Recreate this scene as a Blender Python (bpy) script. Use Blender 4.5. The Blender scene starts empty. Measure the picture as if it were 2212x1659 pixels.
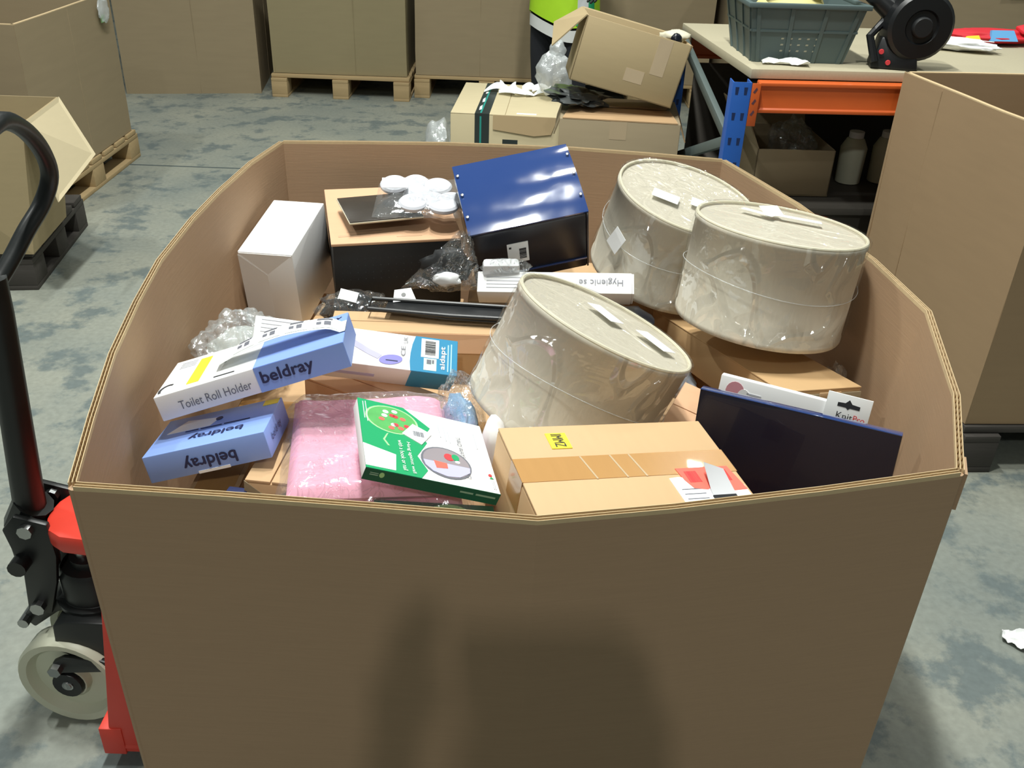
import bpy, bmesh, math, random
from mathutils import Vector, Matrix, noise
random.seed(7)
C = bpy.context.scene.collection
SC = bpy.context.scene
V = Vector
R = math.radians

# ------------------------------------------------------------------ camera, world, exposure
cam = bpy.data.cameras.new('camera')
cam.sensor_width = 36.0
cam.lens = 2004.5 / 2212 * 36.0
cam.clip_start = 0.01
co = bpy.data.objects.new('camera', cam); C.objects.link(co)
_th, _ro = 0.52645581, -0.03841879
_F = V((0, math.cos(_th), -math.sin(_th))); _U0 = V((0, math.sin(_th), math.cos(_th))); _R0 = V((1, 0, 0))
_R = _R0 * math.cos(_ro) - _U0 * math.sin(_ro); _U = _U0 * math.cos(_ro) + _R0 * math.sin(_ro)
co.matrix_world = Matrix(((_R.x, _U.x, -_F.x, 0), (_R.y, _U.y, -_F.y, 0), (_R.z, _U.z, -_F.z, 1.4543), (0, 0, 0, 1)))
SC.camera = co
SC.view_settings.view_transform = 'Standard'; SC.view_settings.look = 'None'
SC.view_settings.gamma = 1.0; SC.view_settings.use_curve_mapping = False
SC.view_settings.exposure = 0.0
SC.cycles.use_denoising = True
SC.cycles.max_bounces = 10; SC.cycles.transparent_max_bounces = 24
SC.cycles.sample_clamp_indirect = 6.0
w = bpy.data.worlds.new('warehouse_air'); SC.world = w; w.use_nodes = True
w.node_tree.nodes['Background'].inputs[0].default_value = (0.86, 0.97, 0.90, 1)
w.node_tree.nodes['Background'].inputs[1].default_value = 0.13

# ceiling lamps: (x, y, z, power)
LAMPS = [(-0.15, -3.2, 4.5, 70), (-0.30, 1.2, 4.5, 92), (-0.30, 2.1, 4.5, 92), (-0.30, 3.2, 4.5, 42), (-0.30, 4.6, 4.5, 22),
         (-3.0, 2.4, 4.5, 56), (3.2, 3.0, 4.5, 44), (-2.6, 6.6, 4.6, 17), (2.6, 6.6, 4.6, 17)]

# ------------------------------------------------------------------ materials
def lin(c): return tuple(((x / 255) / 12.92 if x / 255 <= 0.04045 else ((x / 255 + 0.055) / 1.055) ** 2.4) for x in c) + (1,)
MATS = {}
def mat(name, rgb, rough=0.6, var=0.0, scale=30.0, stretch=(1, 1, 1), bump=0.0, metal=0.0, spec=0.5, coat=0.0, emit=0.0, detail=4.0):
    if name in MATS: return MATS[name]
    m = bpy.data.materials.new(name); m.use_nodes = True; nt = m.node_tree; b = nt.nodes['Principled BSDF']
    b.inputs['Base Color'].default_value = lin(rgb); b.inputs['Roughness'].default_value = rough
    b.inputs['Metallic'].default_value = metal; b.inputs['Specular IOR Level'].default_value = spec
    b.inputs['Coat Weight'].default_value = coat
    if emit: b.inputs['Emission Color'].default_value = lin(rgb); b.inputs['Emission Strength'].default_value = emit
    if var or bump:
        tc = nt.nodes.new('ShaderNodeTexCoord'); mp = nt.nodes.new('ShaderNodeMapping'); mp.inputs['Scale'].default_value = stretch
        nz = nt.nodes.new('ShaderNodeTexNoise'); nz.inputs['Scale'].default_value = scale; nz.inputs['Detail'].default_value = detail
        nt.links.new(tc.outputs['Object'], mp.inputs[0]); nt.links.new(mp.outputs[0], nz.inputs['Vector'])
        if var:
            mx = nt.nodes.new('ShaderNodeMix'); mx.data_type = 'RGBA'
            c = lin(rgb); mx.inputs[6].default_value = tuple(x * (1 - var) for x in c[:3]) + (1,)
            mx.inputs[7].default_value = tuple(min(1, x * (1 + var)) for x in c[:3]) + (1,)
            nt.links.new(nz.outputs['Fac'], mx.inputs[0]); nt.links.new(mx.outputs[2], b.inputs['Base Color'])
        if bump:
            bp = nt.nodes.new('ShaderNodeBump'); bp.inputs['Strength'].default_value = bump; bp.inputs['Distance'].default_value = 0.004
            nt.links.new(nz.outputs['Fac'], bp.inputs['Height']); nt.links.new(bp.outputs[0], b.inputs['Normal'])
    MATS[name] = m; return m

def film_mat(name, tint=(235, 240, 242), base=0.10, edge=0.45, rough=0.12, scale=45.0, bump=0.8, milk=0.0, ridge=0.0, rscale=9.0):
    m = bpy.data.materials.new(name); m.use_nodes = True; nt = m.node_tree; N = nt.nodes; L = nt.links
    N.remove(N['Principled BSDF']); out = N['Material Output']
    tr = N.new('ShaderNodeBsdfTransparent'); gl = N.new('ShaderNodeBsdfGlossy'); gl.inputs['Roughness'].default_value = rough
    gl.inputs['Color'].default_value = lin(tint)
    tc = N.new('ShaderNodeTexCoord'); nz = N.new('ShaderNodeTexNoise'); nz.inputs['Scale'].default_value = scale
    nz.inputs['Detail'].default_value = 3; nz.inputs['Distortion'].default_value = 1.2
    bp = N.new('ShaderNodeBump'); bp.inputs['Strength'].default_value = bump; bp.inputs['Distance'].default_value = 0.01
    L.new(tc.outputs['Object'], nz.inputs['Vector']); L.new(nz.outputs['Fac'], bp.inputs['Height']); last_b = bp
    if ridge:
        for k, sc in enumerate((rscale, rscale * 2.3)[:1 + (rscale > 12)]):
            n2 = N.new('ShaderNodeTexNoise'); n2.inputs['Scale'].default_value = sc; n2.inputs['Detail'].default_value = 1.5; n2.inputs['Distortion'].default_value = 0.9 + k
            s1 = N.new('ShaderNodeMath'); s1.operation = 'SUBTRACT'; s1.inputs[1].default_value = 0.5 + 0.03 * k
            s2 = N.new('ShaderNodeMath'); s2.operation = 'ABSOLUTE'
            s3 = N.new('ShaderNodeMapRange'); s3.interpolation_type = 'SMOOTHSTEP'; s3.inputs['From Max'].default_value = 0.035; s3.inputs['To Min'].default_value = 1.0; s3.inputs['To Max'].default_value = 0.0
            b2 = N.new('ShaderNodeBump'); b2.inputs['Strength'].default_value = 1.0; b2.inputs['Distance'].default_value = ridge / (1 + k)
            L.new(tc.outputs['Object'], n2.inputs['Vector']); L.new(n2.outputs['Fac'], s1.inputs[0]); L.new(s1.outputs[0], s2.inputs[0]); L.new(s2.outputs[0], s3.inputs[0]); L.new(s3.outputs[0], b2.inputs['Height'])
            L.new(last_b.outputs[0], b2.inputs['Normal']); last_b = b2
    L.new(last_b.outputs[0], gl.inputs['Normal'])
    lw = N.new('ShaderNodeLayerWeight'); lw.inputs['Blend'].default_value = 0.35; L.new(last_b.outputs[0], lw.inputs['Normal'])
    mr = N.new('ShaderNodeMapRange'); mr.inputs['To Min'].default_value = base; mr.inputs['To Max'].default_value = edge
    L.new(lw.outputs['Facing'], mr.inputs[0])
    mix = N.new('ShaderNodeMixShader'); L.new(mr.outputs[0], mix.inputs[0]); L.new(tr.outputs[0], mix.inputs[1]); L.new(gl.outputs[0], mix.inputs[2])
    last = mix
    if milk:
        df = N.new('ShaderNodeBsdfDiffuse'); df.inputs['Color'].default_value = lin(tint)
        mk = N.new('ShaderNodeMixShader'); mk.inputs[0].default_value = milk; L.new(mix.outputs[0], mk.inputs[1]); L.new(df.outputs[0], mk.inputs[2]); last = mk
    L.new(last.outputs[0], out.inputs['Surface']); MATS[name] = m; return m

def floor_mat():
    m = bpy.data.materials.new('worn_concrete'); m.use_nodes = True; nt = m.node_tree; N = nt.nodes; L = nt.links; b = N['Principled BSDF']
    tc = N.new('ShaderNodeTexCoord')
    n1 = N.new('ShaderNodeTexNoise'); n1.inputs['Scale'].default_value = 2.2; n1.inputs['Detail'].default_value = 6
    n2 = N.new('ShaderNodeTexNoise'); n2.inputs['Scale'].default_value = 6.0; n2.inputs['Detail'].default_value = 8; n2.inputs['Roughness'].default_value = 0.66
    n3 = N.new('ShaderNodeTexNoise'); n3.inputs['Scale'].default_value = 60; n3.inputs['Detail'].default_value = 4
    mp = N.new('ShaderNodeMapping'); mp.inputs['Location'].default_value = (3.1, 1.7, 0)
    L.new(tc.outputs['Object'], n1.inputs['Vector']); L.new(tc.outputs['Object'], mp.inputs[0]); L.new(mp.outputs[0], n2.inputs['Vector']); L.new(tc.outputs['Object'], n3.inputs['Vector'])
    r1 = N.new('ShaderNodeValToRGB'); e = r1.color_ramp.elements
    e[0].position, e[0].color = 0.3, lin((142, 150, 144)); e[1].position, e[1].color = 0.7, lin((170, 172, 158))
    L.new(n1.outputs['Fac'], r1.inputs[0])
    r2 = N.new('ShaderNodeValToRGB'); e = r2.color_ramp.elements
    e[0].position, e[0].color = 0.51, (0, 0, 0, 1); e[1].position, e[1].color = 0.60, (1, 1, 1, 1); L.new(n2.outputs['Fac'], r2.inputs[0])
    mx = N.new('ShaderNodeMix'); mx.data_type = 'RGBA'; mx.inputs[7].default_value = lin((106, 120, 122))
    L.new(r1.outputs[0], mx.inputs[6])
    ml = N.new('ShaderNodeMath'); ml.operation = 'MULTIPLY'; ml.inputs[1].default_value = 0.8; L.new(r2.outputs[0], ml.inputs[0]); L.new(ml.outputs[0], mx.inputs[0])
    m3 = N.new('ShaderNodeMix'); m3.data_type = 'RGBA'; m3.blend_type = 'MULTIPLY'; m3.inputs[0].default_value = 0.38
    L.new(mx.outputs[2], m3.inputs[6]); L.new(n3.outputs['Fac'], m3.inputs[7]); L.new(m3.outputs[2], b.inputs['Base Color'])
    b.inputs['Roughness'].default_value = 0.55
    bp = N.new('ShaderNodeBump'); bp.inputs['Strength'].default_value = 0.15; L.new(n3.outputs['Fac'], bp.inputs['Height']); L.new(bp.outputs[0], b.inputs['Normal'])
    return m

card = mat('kraft_cardboard', (172, 142, 112), 0.75, 0.06, 26, (0.5, 0.5, 14), 0.06)
card2 = mat('kraft_cardboard_light', (196, 162, 122), 0.75, 0.05, 14, (1, 6, 1), 0.04)
card3 = mat('kraft_cardboard_dull', (150, 134, 106), 0.8, 0.07, 6, (1, 1, 7), 0.04)
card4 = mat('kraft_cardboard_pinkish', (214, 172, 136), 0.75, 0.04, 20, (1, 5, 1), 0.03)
edgec = mat('cut_cardboard_edge', (206, 182, 142), 0.85, 0.1, 90, (1, 1, 1), 0.1)
tapem = mat('brown_parcel_tape', (186, 142, 88), 0.25, 0.05, 12, (8, 1, 1), 0.05, coat=0.3)
cleartape = mat('clear_parcel_tape', (196, 176, 146), 0.2, 0.03, 20)
wood = mat('raw_pallet_wood', (176, 152, 112), 0.8, 0.14, 7, (1, 9, 9), 0.2)
wood_dark = mat('dark_stained_pallet_wood', (66, 62, 58), 0.8, 0.16, 7, (1, 9, 9), 0.2)
white = mat('white_card', (240, 240, 240), 0.5, 0.01, 20)
whitep = mat('white_paper', (244, 246, 246), 0.6)
black = mat('black_plastic', (22, 24, 26), 0.4, 0.1, 40)
blacksatin = mat('black_board', (28, 30, 32), 0.55, 0.2, 60)
blackmetal = mat('black_painted_steel', (30, 33, 33), 0.38, 0.15, 30, bump=0.08)
steel = mat('zinc_steel', (170, 172, 172), 0.3, 0.05, 60, metal=1.0)
red = mat('red_painted_steel', (224, 66, 50), 0.42, 0.07, 18, bump=0.04)
orange = mat('orange_painted_beam', (206, 94, 38), 0.4, 0.06, 15)
bluep = mat('blue_painted_post', (34, 92, 178), 0.45, 0.06, 20)
greysteel = mat('grey_green_steel', (92, 104, 102), 0.5, 0.08, 20)
chip = mat('chipboard', (180, 172, 146), 0.7, 0.08, 160)
perib = mat('periwinkle_print', (136, 168, 236), 0.42, 0.01, 10)
ink = mat('navy_ink', (40, 48, 88), 0.5)
greyink = mat('grey_ink', (112, 114, 124), 0.5)
faintink = mat('faint_grey_ink', (196, 198, 204), 0.5)
darkink = mat('dark_grey_ink', (52, 54, 58), 0.5)
yellow = mat('yellow_print', (244, 226, 60), 0.5)
teal = mat('teal_print', (44, 140, 184), 0.4, 0.02, 10)
purple = mat('purple_print', (140, 138, 210), 0.45)
lilac = mat('lilac_print', (190, 190, 226), 0.45)
green = mat('green_print', (28, 164, 104), 0.42, 0.02, 10)
greend = mat('deep_green_print', (20, 96, 74), 0.42, 0.02, 10)
palegreen = mat('pale_green_print', (170, 226, 160), 0.5)
redp = mat('red_print', (222, 66, 72), 0.5)
coral = mat('coral_print', (250, 112, 96), 0.5)
pinkc = mat('pink_cloth', (240, 172, 196), 0.85, 0.04, 30, (1, 5, 1), 0.2)
navy = mat('navy_gloss', (40, 66, 124), 0.07, 0.0, 10, coat=1.0, spec=0.8)
navyd = mat('navy_dark', (16, 20, 38), 0.22, 0.1, 6, coat=0.4)
navyside = mat('dark_navy_side', (18, 22, 34), 0.3, 0.06, 10)
taupe = mat('taupe_linen', (202, 195, 178), 0.85, 0.06, 160, (1, 1, 0.3), 0.12)
taupetop = mat('pale_taupe_lining', (218, 216, 206), 0.7, 0.03, 50)
cream = mat('cream_binding', (222, 216, 192), 0.6, 0.05, 90)
nylon = mat('off_white_nylon', (206, 208, 186), 0.45, 0.06, 12)
limec = mat('lime_hi_vis', (176, 226, 40), 0.7, 0.05, 20, bump=0.1)
emerald = mat('green_trim_fabric', (30, 170, 110), 0.7)
reflect = mat('pale_reflective_band', (214, 218, 220), 0.4)
darkcloth = mat('black_cloth', (34, 36, 42), 0.9, 0.1, 40)
shirt = mat('white_cotton', (222, 224, 222), 0.85, 0.04, 20)
skinm = mat('skin', (196, 150, 122), 0.6, 0.04, 20)
hairm = mat('dark_hair', (40, 32, 28), 0.7, 0.2, 60, (1, 1, 6), 0.3)
cratem = mat('grey_green_plastic', (92, 108, 108), 0.5, 0.06, 15)
envelope = mat('manila_paper', (226, 216, 150), 0.7, 0.04, 15, bump=0.1)
redfab = mat('red_pouch', (214, 40, 52), 0.55, 0.05, 20)
bluelab = mat('light_blue_print', (98, 168, 222), 0.5)
greyfab = mat('grey_pouch', (120, 124, 130), 0.5, 0.1, 20, bump=0.3)
darkgrey = mat('charcoal_tile', (62, 56, 50), 0.3, 0.25, 14, (1, 3, 1), 0.05)
foam = mat('white_foam', (236, 238, 240), 0.7, 0.03, 40, bump=0.1)
amtape = mat('black_printed_tape', (44, 54, 54), 0.35, 0.1, 20)
tealp = mat('teal_tape_print', (40, 150, 140), 0.5)
wallm = mat('warehouse_wall', (120, 122, 116), 0.9, 0.08, 2)
film = film_mat('clear_film')
filmw = film_mat('clear_wrap_on_shade', base=0.07, edge=0.28, rough=0.07, scale=9, bump=0.7, ridge=0.018, rscale=4.5)
filmt = film_mat('clear_wrap_on_shade_top', base=0.09, edge=0.30, rough=0.05, scale=34, bump=0.6, ridge=0.004, rscale=8)
filmp = film_mat('soft_clear_film', base=0.08, edge=0.35, rough=0.12, scale=18, bump=0.4, milk=0.07, ridge=0.006, rscale=14)
filmm = film_mat('milky_film', base=0.16, edge=0.45, rough=0.25, scale=30, bump=0.8, milk=0.34)
filmc = film_mat('crinkled_film', base=0.13, edge=0.55, rough=0.06, scale=40, bump=0.7, milk=0.02, ridge=0.012, rscale=18)
filmb = film_mat('bubble_film', base=0.18, edge=0.5, rough=0.10, scale=50, bump=0.7, milk=0.12, ridge=0.01, rscale=11)

# ------------------------------------------------------------------ mesh helpers
class MB:
    def __init__(s): s.v = []; s.f = []; s.mi = []; s.k = 0
    def add(s, vs, fs):
        o = len(s.v); s.v += [tuple(x) for x in vs]; s.f += [tuple(i + o for i in f) for f in fs]; s.mi += [s.k] * len(fs); return s
    def box(s, x0, y0, z0, x1, y1, z1, M=None):
        p = [V((x, y, z)) for x in (x0, x1) for y in (y0, y1) for z in (z0, z1)]
        if M: p = [M @ q for q in p]
        return s.add(p, [(0, 1, 3, 2), (4, 6, 7, 5), (0, 4, 5, 1), (2, 3, 7, 6), (0, 2, 6, 4), (1, 5, 7, 3)])
    def prism(s, pts, n):
        n = V(n); k = len(pts); a = [V(p) for p in pts]; b = [p + n for p in a]
        fs = [tuple(range(k))[::-1], tuple(range(k, 2 * k))] + [(i, (i + 1) % k, k + (i + 1) % k, k + i) for i in range(k)]
        return s.add(a + b, fs)
    def tube(s, pts, r, seg=10, closed=False, flat=1.0):
        pts = [V(p) for p in pts]; n = len(pts); vs = []; ref = None
        rr = r if isinstance(r, (list, tuple)) else [r] * n
        for i, p in enumerate(pts):
            a = pts[(i - 1) % n] if (closed or i) else p; b = pts[(i + 1) % n] if (closed or i < n - 1) else p
            t = (b - a).normalized()
            if ref is None:
                ref = t.orthogonal().normalized()
            ref = (ref - t * ref.dot(t)).normalized(); bn = t.cross(ref)
            for j in range(seg):
                q = 2 * math.pi * j / seg; vs.append(p + (ref * math.cos(q) + bn * math.sin(q) * flat) * rr[i])
        fs = []
        for i in range(n if closed else n - 1):
            for j in range(seg):
                a, b = i * seg, ((i + 1) % n) * seg; fs.append((a + j, a + (j + 1) % seg, b + (j + 1) % seg, b + j))
        if not closed: fs += [tuple(range(seg))[::-1], tuple(range((n - 1) * seg, n * seg))]
        return s.add(vs, fs)
    def lathe(s, prof, seg=32, M=None):
        vs = []; n = len(prof)
        for r, z in prof:
            for j in range(seg):
                q = 2 * math.pi * j / seg; p = V((max(r, 1e-5) * math.cos(q), max(r, 1e-5) * math.sin(q), z)); vs.append(M @ p if M else p)
        fs = [(i * seg + j, i * seg + (j + 1) % seg, (i + 1) * seg + (j + 1) % seg, (i + 1) * seg + j) for i in range(n - 1) for j in range(seg)]
        fs += [tuple(range(seg))[::-1], tuple(range((n - 1) * seg, n * seg))]
        return s.add(vs, fs)
    def grid(s, fn, nu, nv, thick=0.0):
        P = [[V(fn(i / nu, j / nv)) for j in range(nv + 1)] for i in range(nu + 1)]
        idx = lambda i, j: i * (nv + 1) + j
        fs = [(idx(i, j), idx(i + 1, j), idx(i + 1, j + 1), idx(i, j + 1)) for i in range(nu) for j in range(nv)]
        vs = [p for row in P for p in row]
        if not thick: return s.add(vs, fs)
        N = []
        for i in range(nu + 1):
            for j in range(nv + 1):
                du = P[min(i + 1, nu)][j] - P[max(i - 1, 0)][j]; dv = P[i][min(j + 1, nv)] - P[i][max(j - 1, 0)]
                N.append(du.cross(dv).normalized() if du.cross(dv).length > 0 else V((0, 0, 1)))
        k = len(vs); vs2 = [p - n * thick for p, n in zip(vs, N)]
        fs2 = fs + [tuple(k + a for a in f[::-1]) for f in fs]
        for i in range(nu):
            fs2 += [(idx(i + 1, 0), idx(i, 0), k + idx(i, 0), k + idx(i + 1, 0)), (idx(i, nv), idx(i + 1, nv), k + idx(i + 1, nv), k + idx(i, nv))]
        for j in range(nv):
            fs2 += [(idx(0, j), idx(0, j + 1), k + idx(0, j + 1), k + idx(0, j)), (idx(nu, j + 1), idx(nu, j), k + idx(nu, j), k + idx(nu, j + 1))]
        return s.add(vs + vs2, fs2)
    def build(s, name, m, parent=None, bevel=0.0, sharp=35, M=None, seg=2):
        me = bpy.data.meshes.new(name); me.from_pydata(s.v, [], s.f)
        ms = m if isinstance(m, (list, tuple)) else [m]
        for x in ms: me.materials.append(x)
        if len(ms) > 1:
            for p, k in zip(me.polygons, s.mi): p.material_index = k
        bm = bmesh.new(); bm.from_mesh(me)
        bmesh.ops.recalc_face_normals(bm, faces=bm.faces)
        if bevel:
            es = [e for e in bm.edges if len(e.link_faces) == 2 and e.calc_face_angle(0) > R(30)]
            bmesh.ops.bevel(bm, geom=es, offset=bevel, segments=seg, affect='EDGES', profile=0.5, clamp_overlap=True)
        bm.to_mesh(me); bm.free()
        me.polygons.foreach_set('use_smooth', [True] * len(me.polygons)); me.set_sharp_from_angle(angle=R(sharp))
        o = bpy.data.objects.new(name, me); C.objects.link(o)
        if parent: o.parent = parent
        if M: o.matrix_local = M
        return o

def tag(o, label=None, cat=None, group=None, kind=None):
    for k, x in (('label', label), ('category', cat), ('group', group), ('kind', kind)):
        if x: o[k] = x
    return o
def thing(name, label, cat, M=None, group=None):
    o = bpy.data.objects.new(name, None); o.empty_display_size = 0.1; C.objects.link(o)
    if M is not None: o.matrix_world = M if isinstance(M, Matrix) else Matrix.Translation(M)
    return tag(o, label, cat, group)
def copy_tree(o, parent=None):
    c = o.copy(); C.objects.link(c); c.parent = parent
    for ch in list(o.children): copy_tree(ch, c)
    return c
def rot(yaw, tx=0, ty=0):
    v = V((R(tx), R(ty), 0)); a = v.length
    T = Matrix.Rotation(a, 4, v.normalized()) if a > 1e-6 else Matrix.Identity(4)
    return T @ Matrix.Rotation(R(yaw), 4, 'Z')
def pose(c, D, yaw=0, tx=0, ty=0): return Matrix.Translation(c) @ rot(yaw, tx, ty) @ Matrix.Translation((0, 0, -D[2] / 2))
def axes(o, x, z):          # matrix with origin o, x axis x, z axis ~z
    x = V(x).normalized(); z = V(z); z = (z - x * z.dot(x)).normalized(); y = z.cross(x)
    return Matrix(((x.x, y.x, z.x, o[0]), (x.y, y.y, z.y, o[1]), (x.z, y.z, z.z, o[2]), (0, 0, 0, 1)))

def face(D, s):
    W, d, H = D
    return {'top': (V((-W/2, -d/2, H)), V((W, 0, 0)), V((0, d, 0)), V((0, 0, 1))),
            'front': (V((-W/2, -d/2, 0)), V((W, 0, 0)), V((0, 0, H)), V((0, -1, 0))),
            'right': (V((W/2, -d/2, 0)), V((0, d, 0)), V((0, 0, H)), V((1, 0, 0))),
            'left': (V((-W/2, d/2, 0)), V((0, -d, 0)), V((0, 0, H)), V((-1, 0, 0))),
            'back': (V((W/2, d/2, 0)), V((-W, 0, 0)), V((0, 0, H)), V((0, 1, 0)))}[s]
def patch(root, D, s, pts, m, name='printed_panel', lift=0.0006, label=None):
    o, u, v, n = face(D, s)
    if len(pts) == 4 and not isinstance(pts[0], (tuple, list)):
        a, b, c, d = pts; pts = [(a, b), (c, b), (c, d), (a, d)]
    ob = MB().prism([o + u * p[0] + v * p[1] - n * 0.0003 for p in pts], n * (lift + 0.0003)).build(name, m, root)
    if label: ob['label'] = label
    return ob
def ellipse(cu, cv, ru, rv, k=24, a0=0, a1=360, rot_=0):
    out = []
    for i in range(k + (a1 - a0 < 360)):
        a = R(a0 + (a1 - a0) * i / k); x, y = ru * math.cos(a), rv * math.sin(a); q = R(rot_)
        out.append((cu + x * math.cos(q) - y * math.sin(q), cv + x * math.sin(q) + y * math.cos(q)))
    return out
FONT = {}
def text_mesh(s):
    if s in FONT: return FONT[s]
    cu = bpy.data.curves.new('lettering', 'FONT'); cu.body = s; cu.size = 1.0; cu.resolution_u = 3
    o = bpy.data.objects.new('lettering', cu); C.objects.link(o); bpy.context.view_layer.update()
    me = bpy.data.meshes.new_from_object(o.evaluated_get(bpy.context.evaluated_depsgraph_get()))
    xs = [p.co for p in me.vertices]; lo = V((min(p.x for p in xs), min(p.y for p in xs))); hi = V((max(p.x for p in xs), max(p.y for p in xs)))
    bpy.data.objects.remove(o); bpy.data.curves.remove(cu)
    FONT[s] = ([tuple(p) for p in xs], [tuple(f.vertices) for f in me.polygons], lo, hi); bpy.data.meshes.remove(me)
    return FONT[s]
def lettering(root, D, s, txt, cu, cv, h, m, ang=0, width=None, name='lettering', lift=0.0012, shear=0, bold=0):
    vs, fs, lo, hi = text_mesh(txt); o, u, v, n = face(D, s); U, W_ = u.normalized(), v.normalized()
    sy = h / (hi.y - lo.y); sx = (width / (hi.x - lo.x)) if width else sy
    a = R(ang); c0 = o + u * cu + v * cv + n * lift; P = []
    offs = [(0, 0)] if not bold else [(-bold, 0), (bold, 0), (0, bold), (0, -bold)]
    mb = MB()
    for k, (ox, oy) in enumerate(offs):
        P = []
        for p in vs:
            x = (p[0] - (lo.x + hi.x) / 2) * sx + ox; y = (p[1] - (lo.y + hi.y) / 2) * sy + oy; x += y * shear
            P.append(c0 + n * (k * 0.00005) + U * (x * math.cos(a) - y * math.sin(a)) + W_ * (x * math.sin(a) + y * math.cos(a)))
        mb.add(P, fs)
    me = bpy.data.meshes.new(name); me.from_pydata([tuple(p) for p in mb.v], [], mb.f); me.materials.append(m)
    ob = bpy.data.objects.new(name, me); C.objects.link(ob); ob.parent = root; return ob
def barcode(root, D, s, u0, v0, u1, v1, m=darkink, n=14, along='u', name='barcode', lift=0.0011):
    o, u, v, nn = face(D, s); rnd = random.Random(n); mb = MB(); t = 0.0
    while t < 0.97:
        a = min(rnd.uniform(0.02, 0.06), 1 - t)
        if along == 'u': p = [(u0 + (u1-u0)*t, v0), (u0 + (u1-u0)*(t+a), v0), (u0 + (u1-u0)*(t+a), v1), (u0 + (u1-u0)*t, v1)]
        else: p = [(u0, v0 + (v1-v0)*t), (u1, v0 + (v1-v0)*t), (u1, v0 + (v1-v0)*(t+a)), (u0, v0 + (v1-v0)*(t+a))]
        mb.prism([o + u * q[0] + v * q[1] for q in p], nn * lift); t += a + rnd.uniform(0.02, 0.05)
    e = mb.build(name, m, root); e['kind'] = 'stuff'; return e
def lines(root, D, s, rows, m=faintink, name='small_print', lift=0.0009):      # rows of (u0,v0,u1,v1)
    o, u, v, nn = face(D, s); mb = MB()
    for a, b, c, d in rows: mb.prism([o + u * p[0] + v * p[1] for p in ((a, b), (c, b), (c, d), (a, d))], nn * lift)
    e = mb.build(name, m, root); e['kind'] = 'stuff'; return e

def nz(p, f, seed=0, oct=3):
    p = V(p) * f + V((seed * 7.3, seed * 3.1, seed * 5.7)); t = 0; a = 1
    for _ in range(oct): t += noise.noise(p) * a; p = p * 2.03; a *= 0.5
    return t
def blob(name, m, parent, rx, ry, rz, seed=1, amp=0.25, f=3.0, sub=4, M=None, ridged=False, sharp=60):
    bm = bmesh.new(); bmesh.ops.create_icosphere(bm, subdivisions=sub, radius=1.0)
    for v in bm.verts:
        d = v.co.normalized(); n = nz(d, f, seed)
        if ridged: n = 0.6 - 2 * abs(n)
        k = 1 + amp * n; v.co = V((d.x * rx * k, d.y * ry * k, d.z * rz * k))
    me = bpy.data.meshes.new(name); bm.to_mesh(me); bm.free(); me.materials.append(m)
    me.polygons.foreach_set('use_smooth', [True] * len(me.polygons)); me.set_sharp_from_angle(angle=R(sharp))
    o = bpy.data.objects.new(name, me); C.objects.link(o)
    if parent: o.parent = parent
    if M is not None: o.matrix_local = M
    return o

# ------------------------------------------------------------------ structure
def struct(o): o['kind'] = 'structure'; return o
fl = MB().box(-7, -5, -0.05, 7, 9.6, 0).build('floor', floor_mat()); struct(fl)
seam = MB().prism([(-7, 4.51, 0.0), (7, 4.60, 0.0), (7, 4.612, 0.0), (-7, 4.522, 0.0)], (0, 0, 0.0015)).build('joint_strip', mat('dark_joint', (84, 94, 94), 0.8), fl)
struct(MB().box(-7, 9.6, 0, 7, 9.8, 5.2).build('wall_back', wallm))

def ceiling_light(x, y, z, power, i):
    t = thing('ceiling_light', 'batten ceiling lamp, %s, above the warehouse floor' % ['behind the photographer', 'first of the row above the pallet box', 'second of the row above the pallet box', 'third of the row, above the walkway',
              'fourth of the row, above the stacked cartons', 'left of the pallet box', 'above the workbench', 'above the left of the back row', 'above the right of the back row'][i], 'lamp', (x, y, z), 'ceiling lamps')
    MB().box(-0.09, -0.36, 0.02, 0.09, 0.36, 0.07).build('housing', white, t, 0.006)
    for e in (-0.36, 0.36): MB().box(-0.085, e - 0.012, -0.03, 0.085, e + 0.012, 0.02).build('end_cap', white, t, 0.003)
    for q in (-0.2, 0.2): MB().tube([(0, q, 0.07), (0, q, 0.7)], 0.006, 6).build('hanger', steel, t)
    l = bpy.data.lights.new('tube', 'AREA'); l.shape = 'RECTANGLE'; l.size = 0.14; l.size_y = 0.30; l.energy = power; l.color = (0.98, 1.0, 0.95)
    lo = bpy.data.objects.new('tube', l); C.objects.link(lo); lo.parent = t; lo.location = (0, 0, 0.0)
for i, a in enumerate(LAMPS): ceiling_light(*a, i)

# ------------------------------------------------------------------ the pallet box
RIM_F = [(-0.467, 0.806), (-0.30, 0.799), (-0.13, 0.789), (0.032, 0.778), (0.18, 0.808), (0.35, 0.850), (0.522, 0.897)]
RIM_R = [(0.522, 0.897), (0.587, 1.072), (0.646, 1.332), (0.626, 1.538), (0.563, 1.824), (0.464, 2.116)]
RIM_B = [(0.464, 2.116), (0.30, 2.145), (0.122, 2.168), (-0.17, 2.168), (-0.37, 2.15), (-0.551, 2.129)]
RIM_L = [(-0.551, 2.129), (-0.579, 1.962), (-0.591, 1.78), (-0.594, 1.615), (-0.586, 1.417), (-0.565, 1.257), (-0.538, 1.097), (-0.50, 0.935), (-0.467, 0.806)]
Z0, Z1, TH = 0.142, 0.843, 0.009
BC = [(-0.470, 0.835), (0.515, 0.900), (0.452, 2.06), (-0.520, 2.03)]
def base_line(a, b, rim):
    L = [0.0]
    for p, q in zip(rim, rim[1:]): L.append(L[-1] + math.dist(p, q))
    return [(a[0] + (b[0] - a[0]) * t / L[-1], a[1] + (b[1] - a[1]) * t / L[-1]) for t in L]
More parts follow.
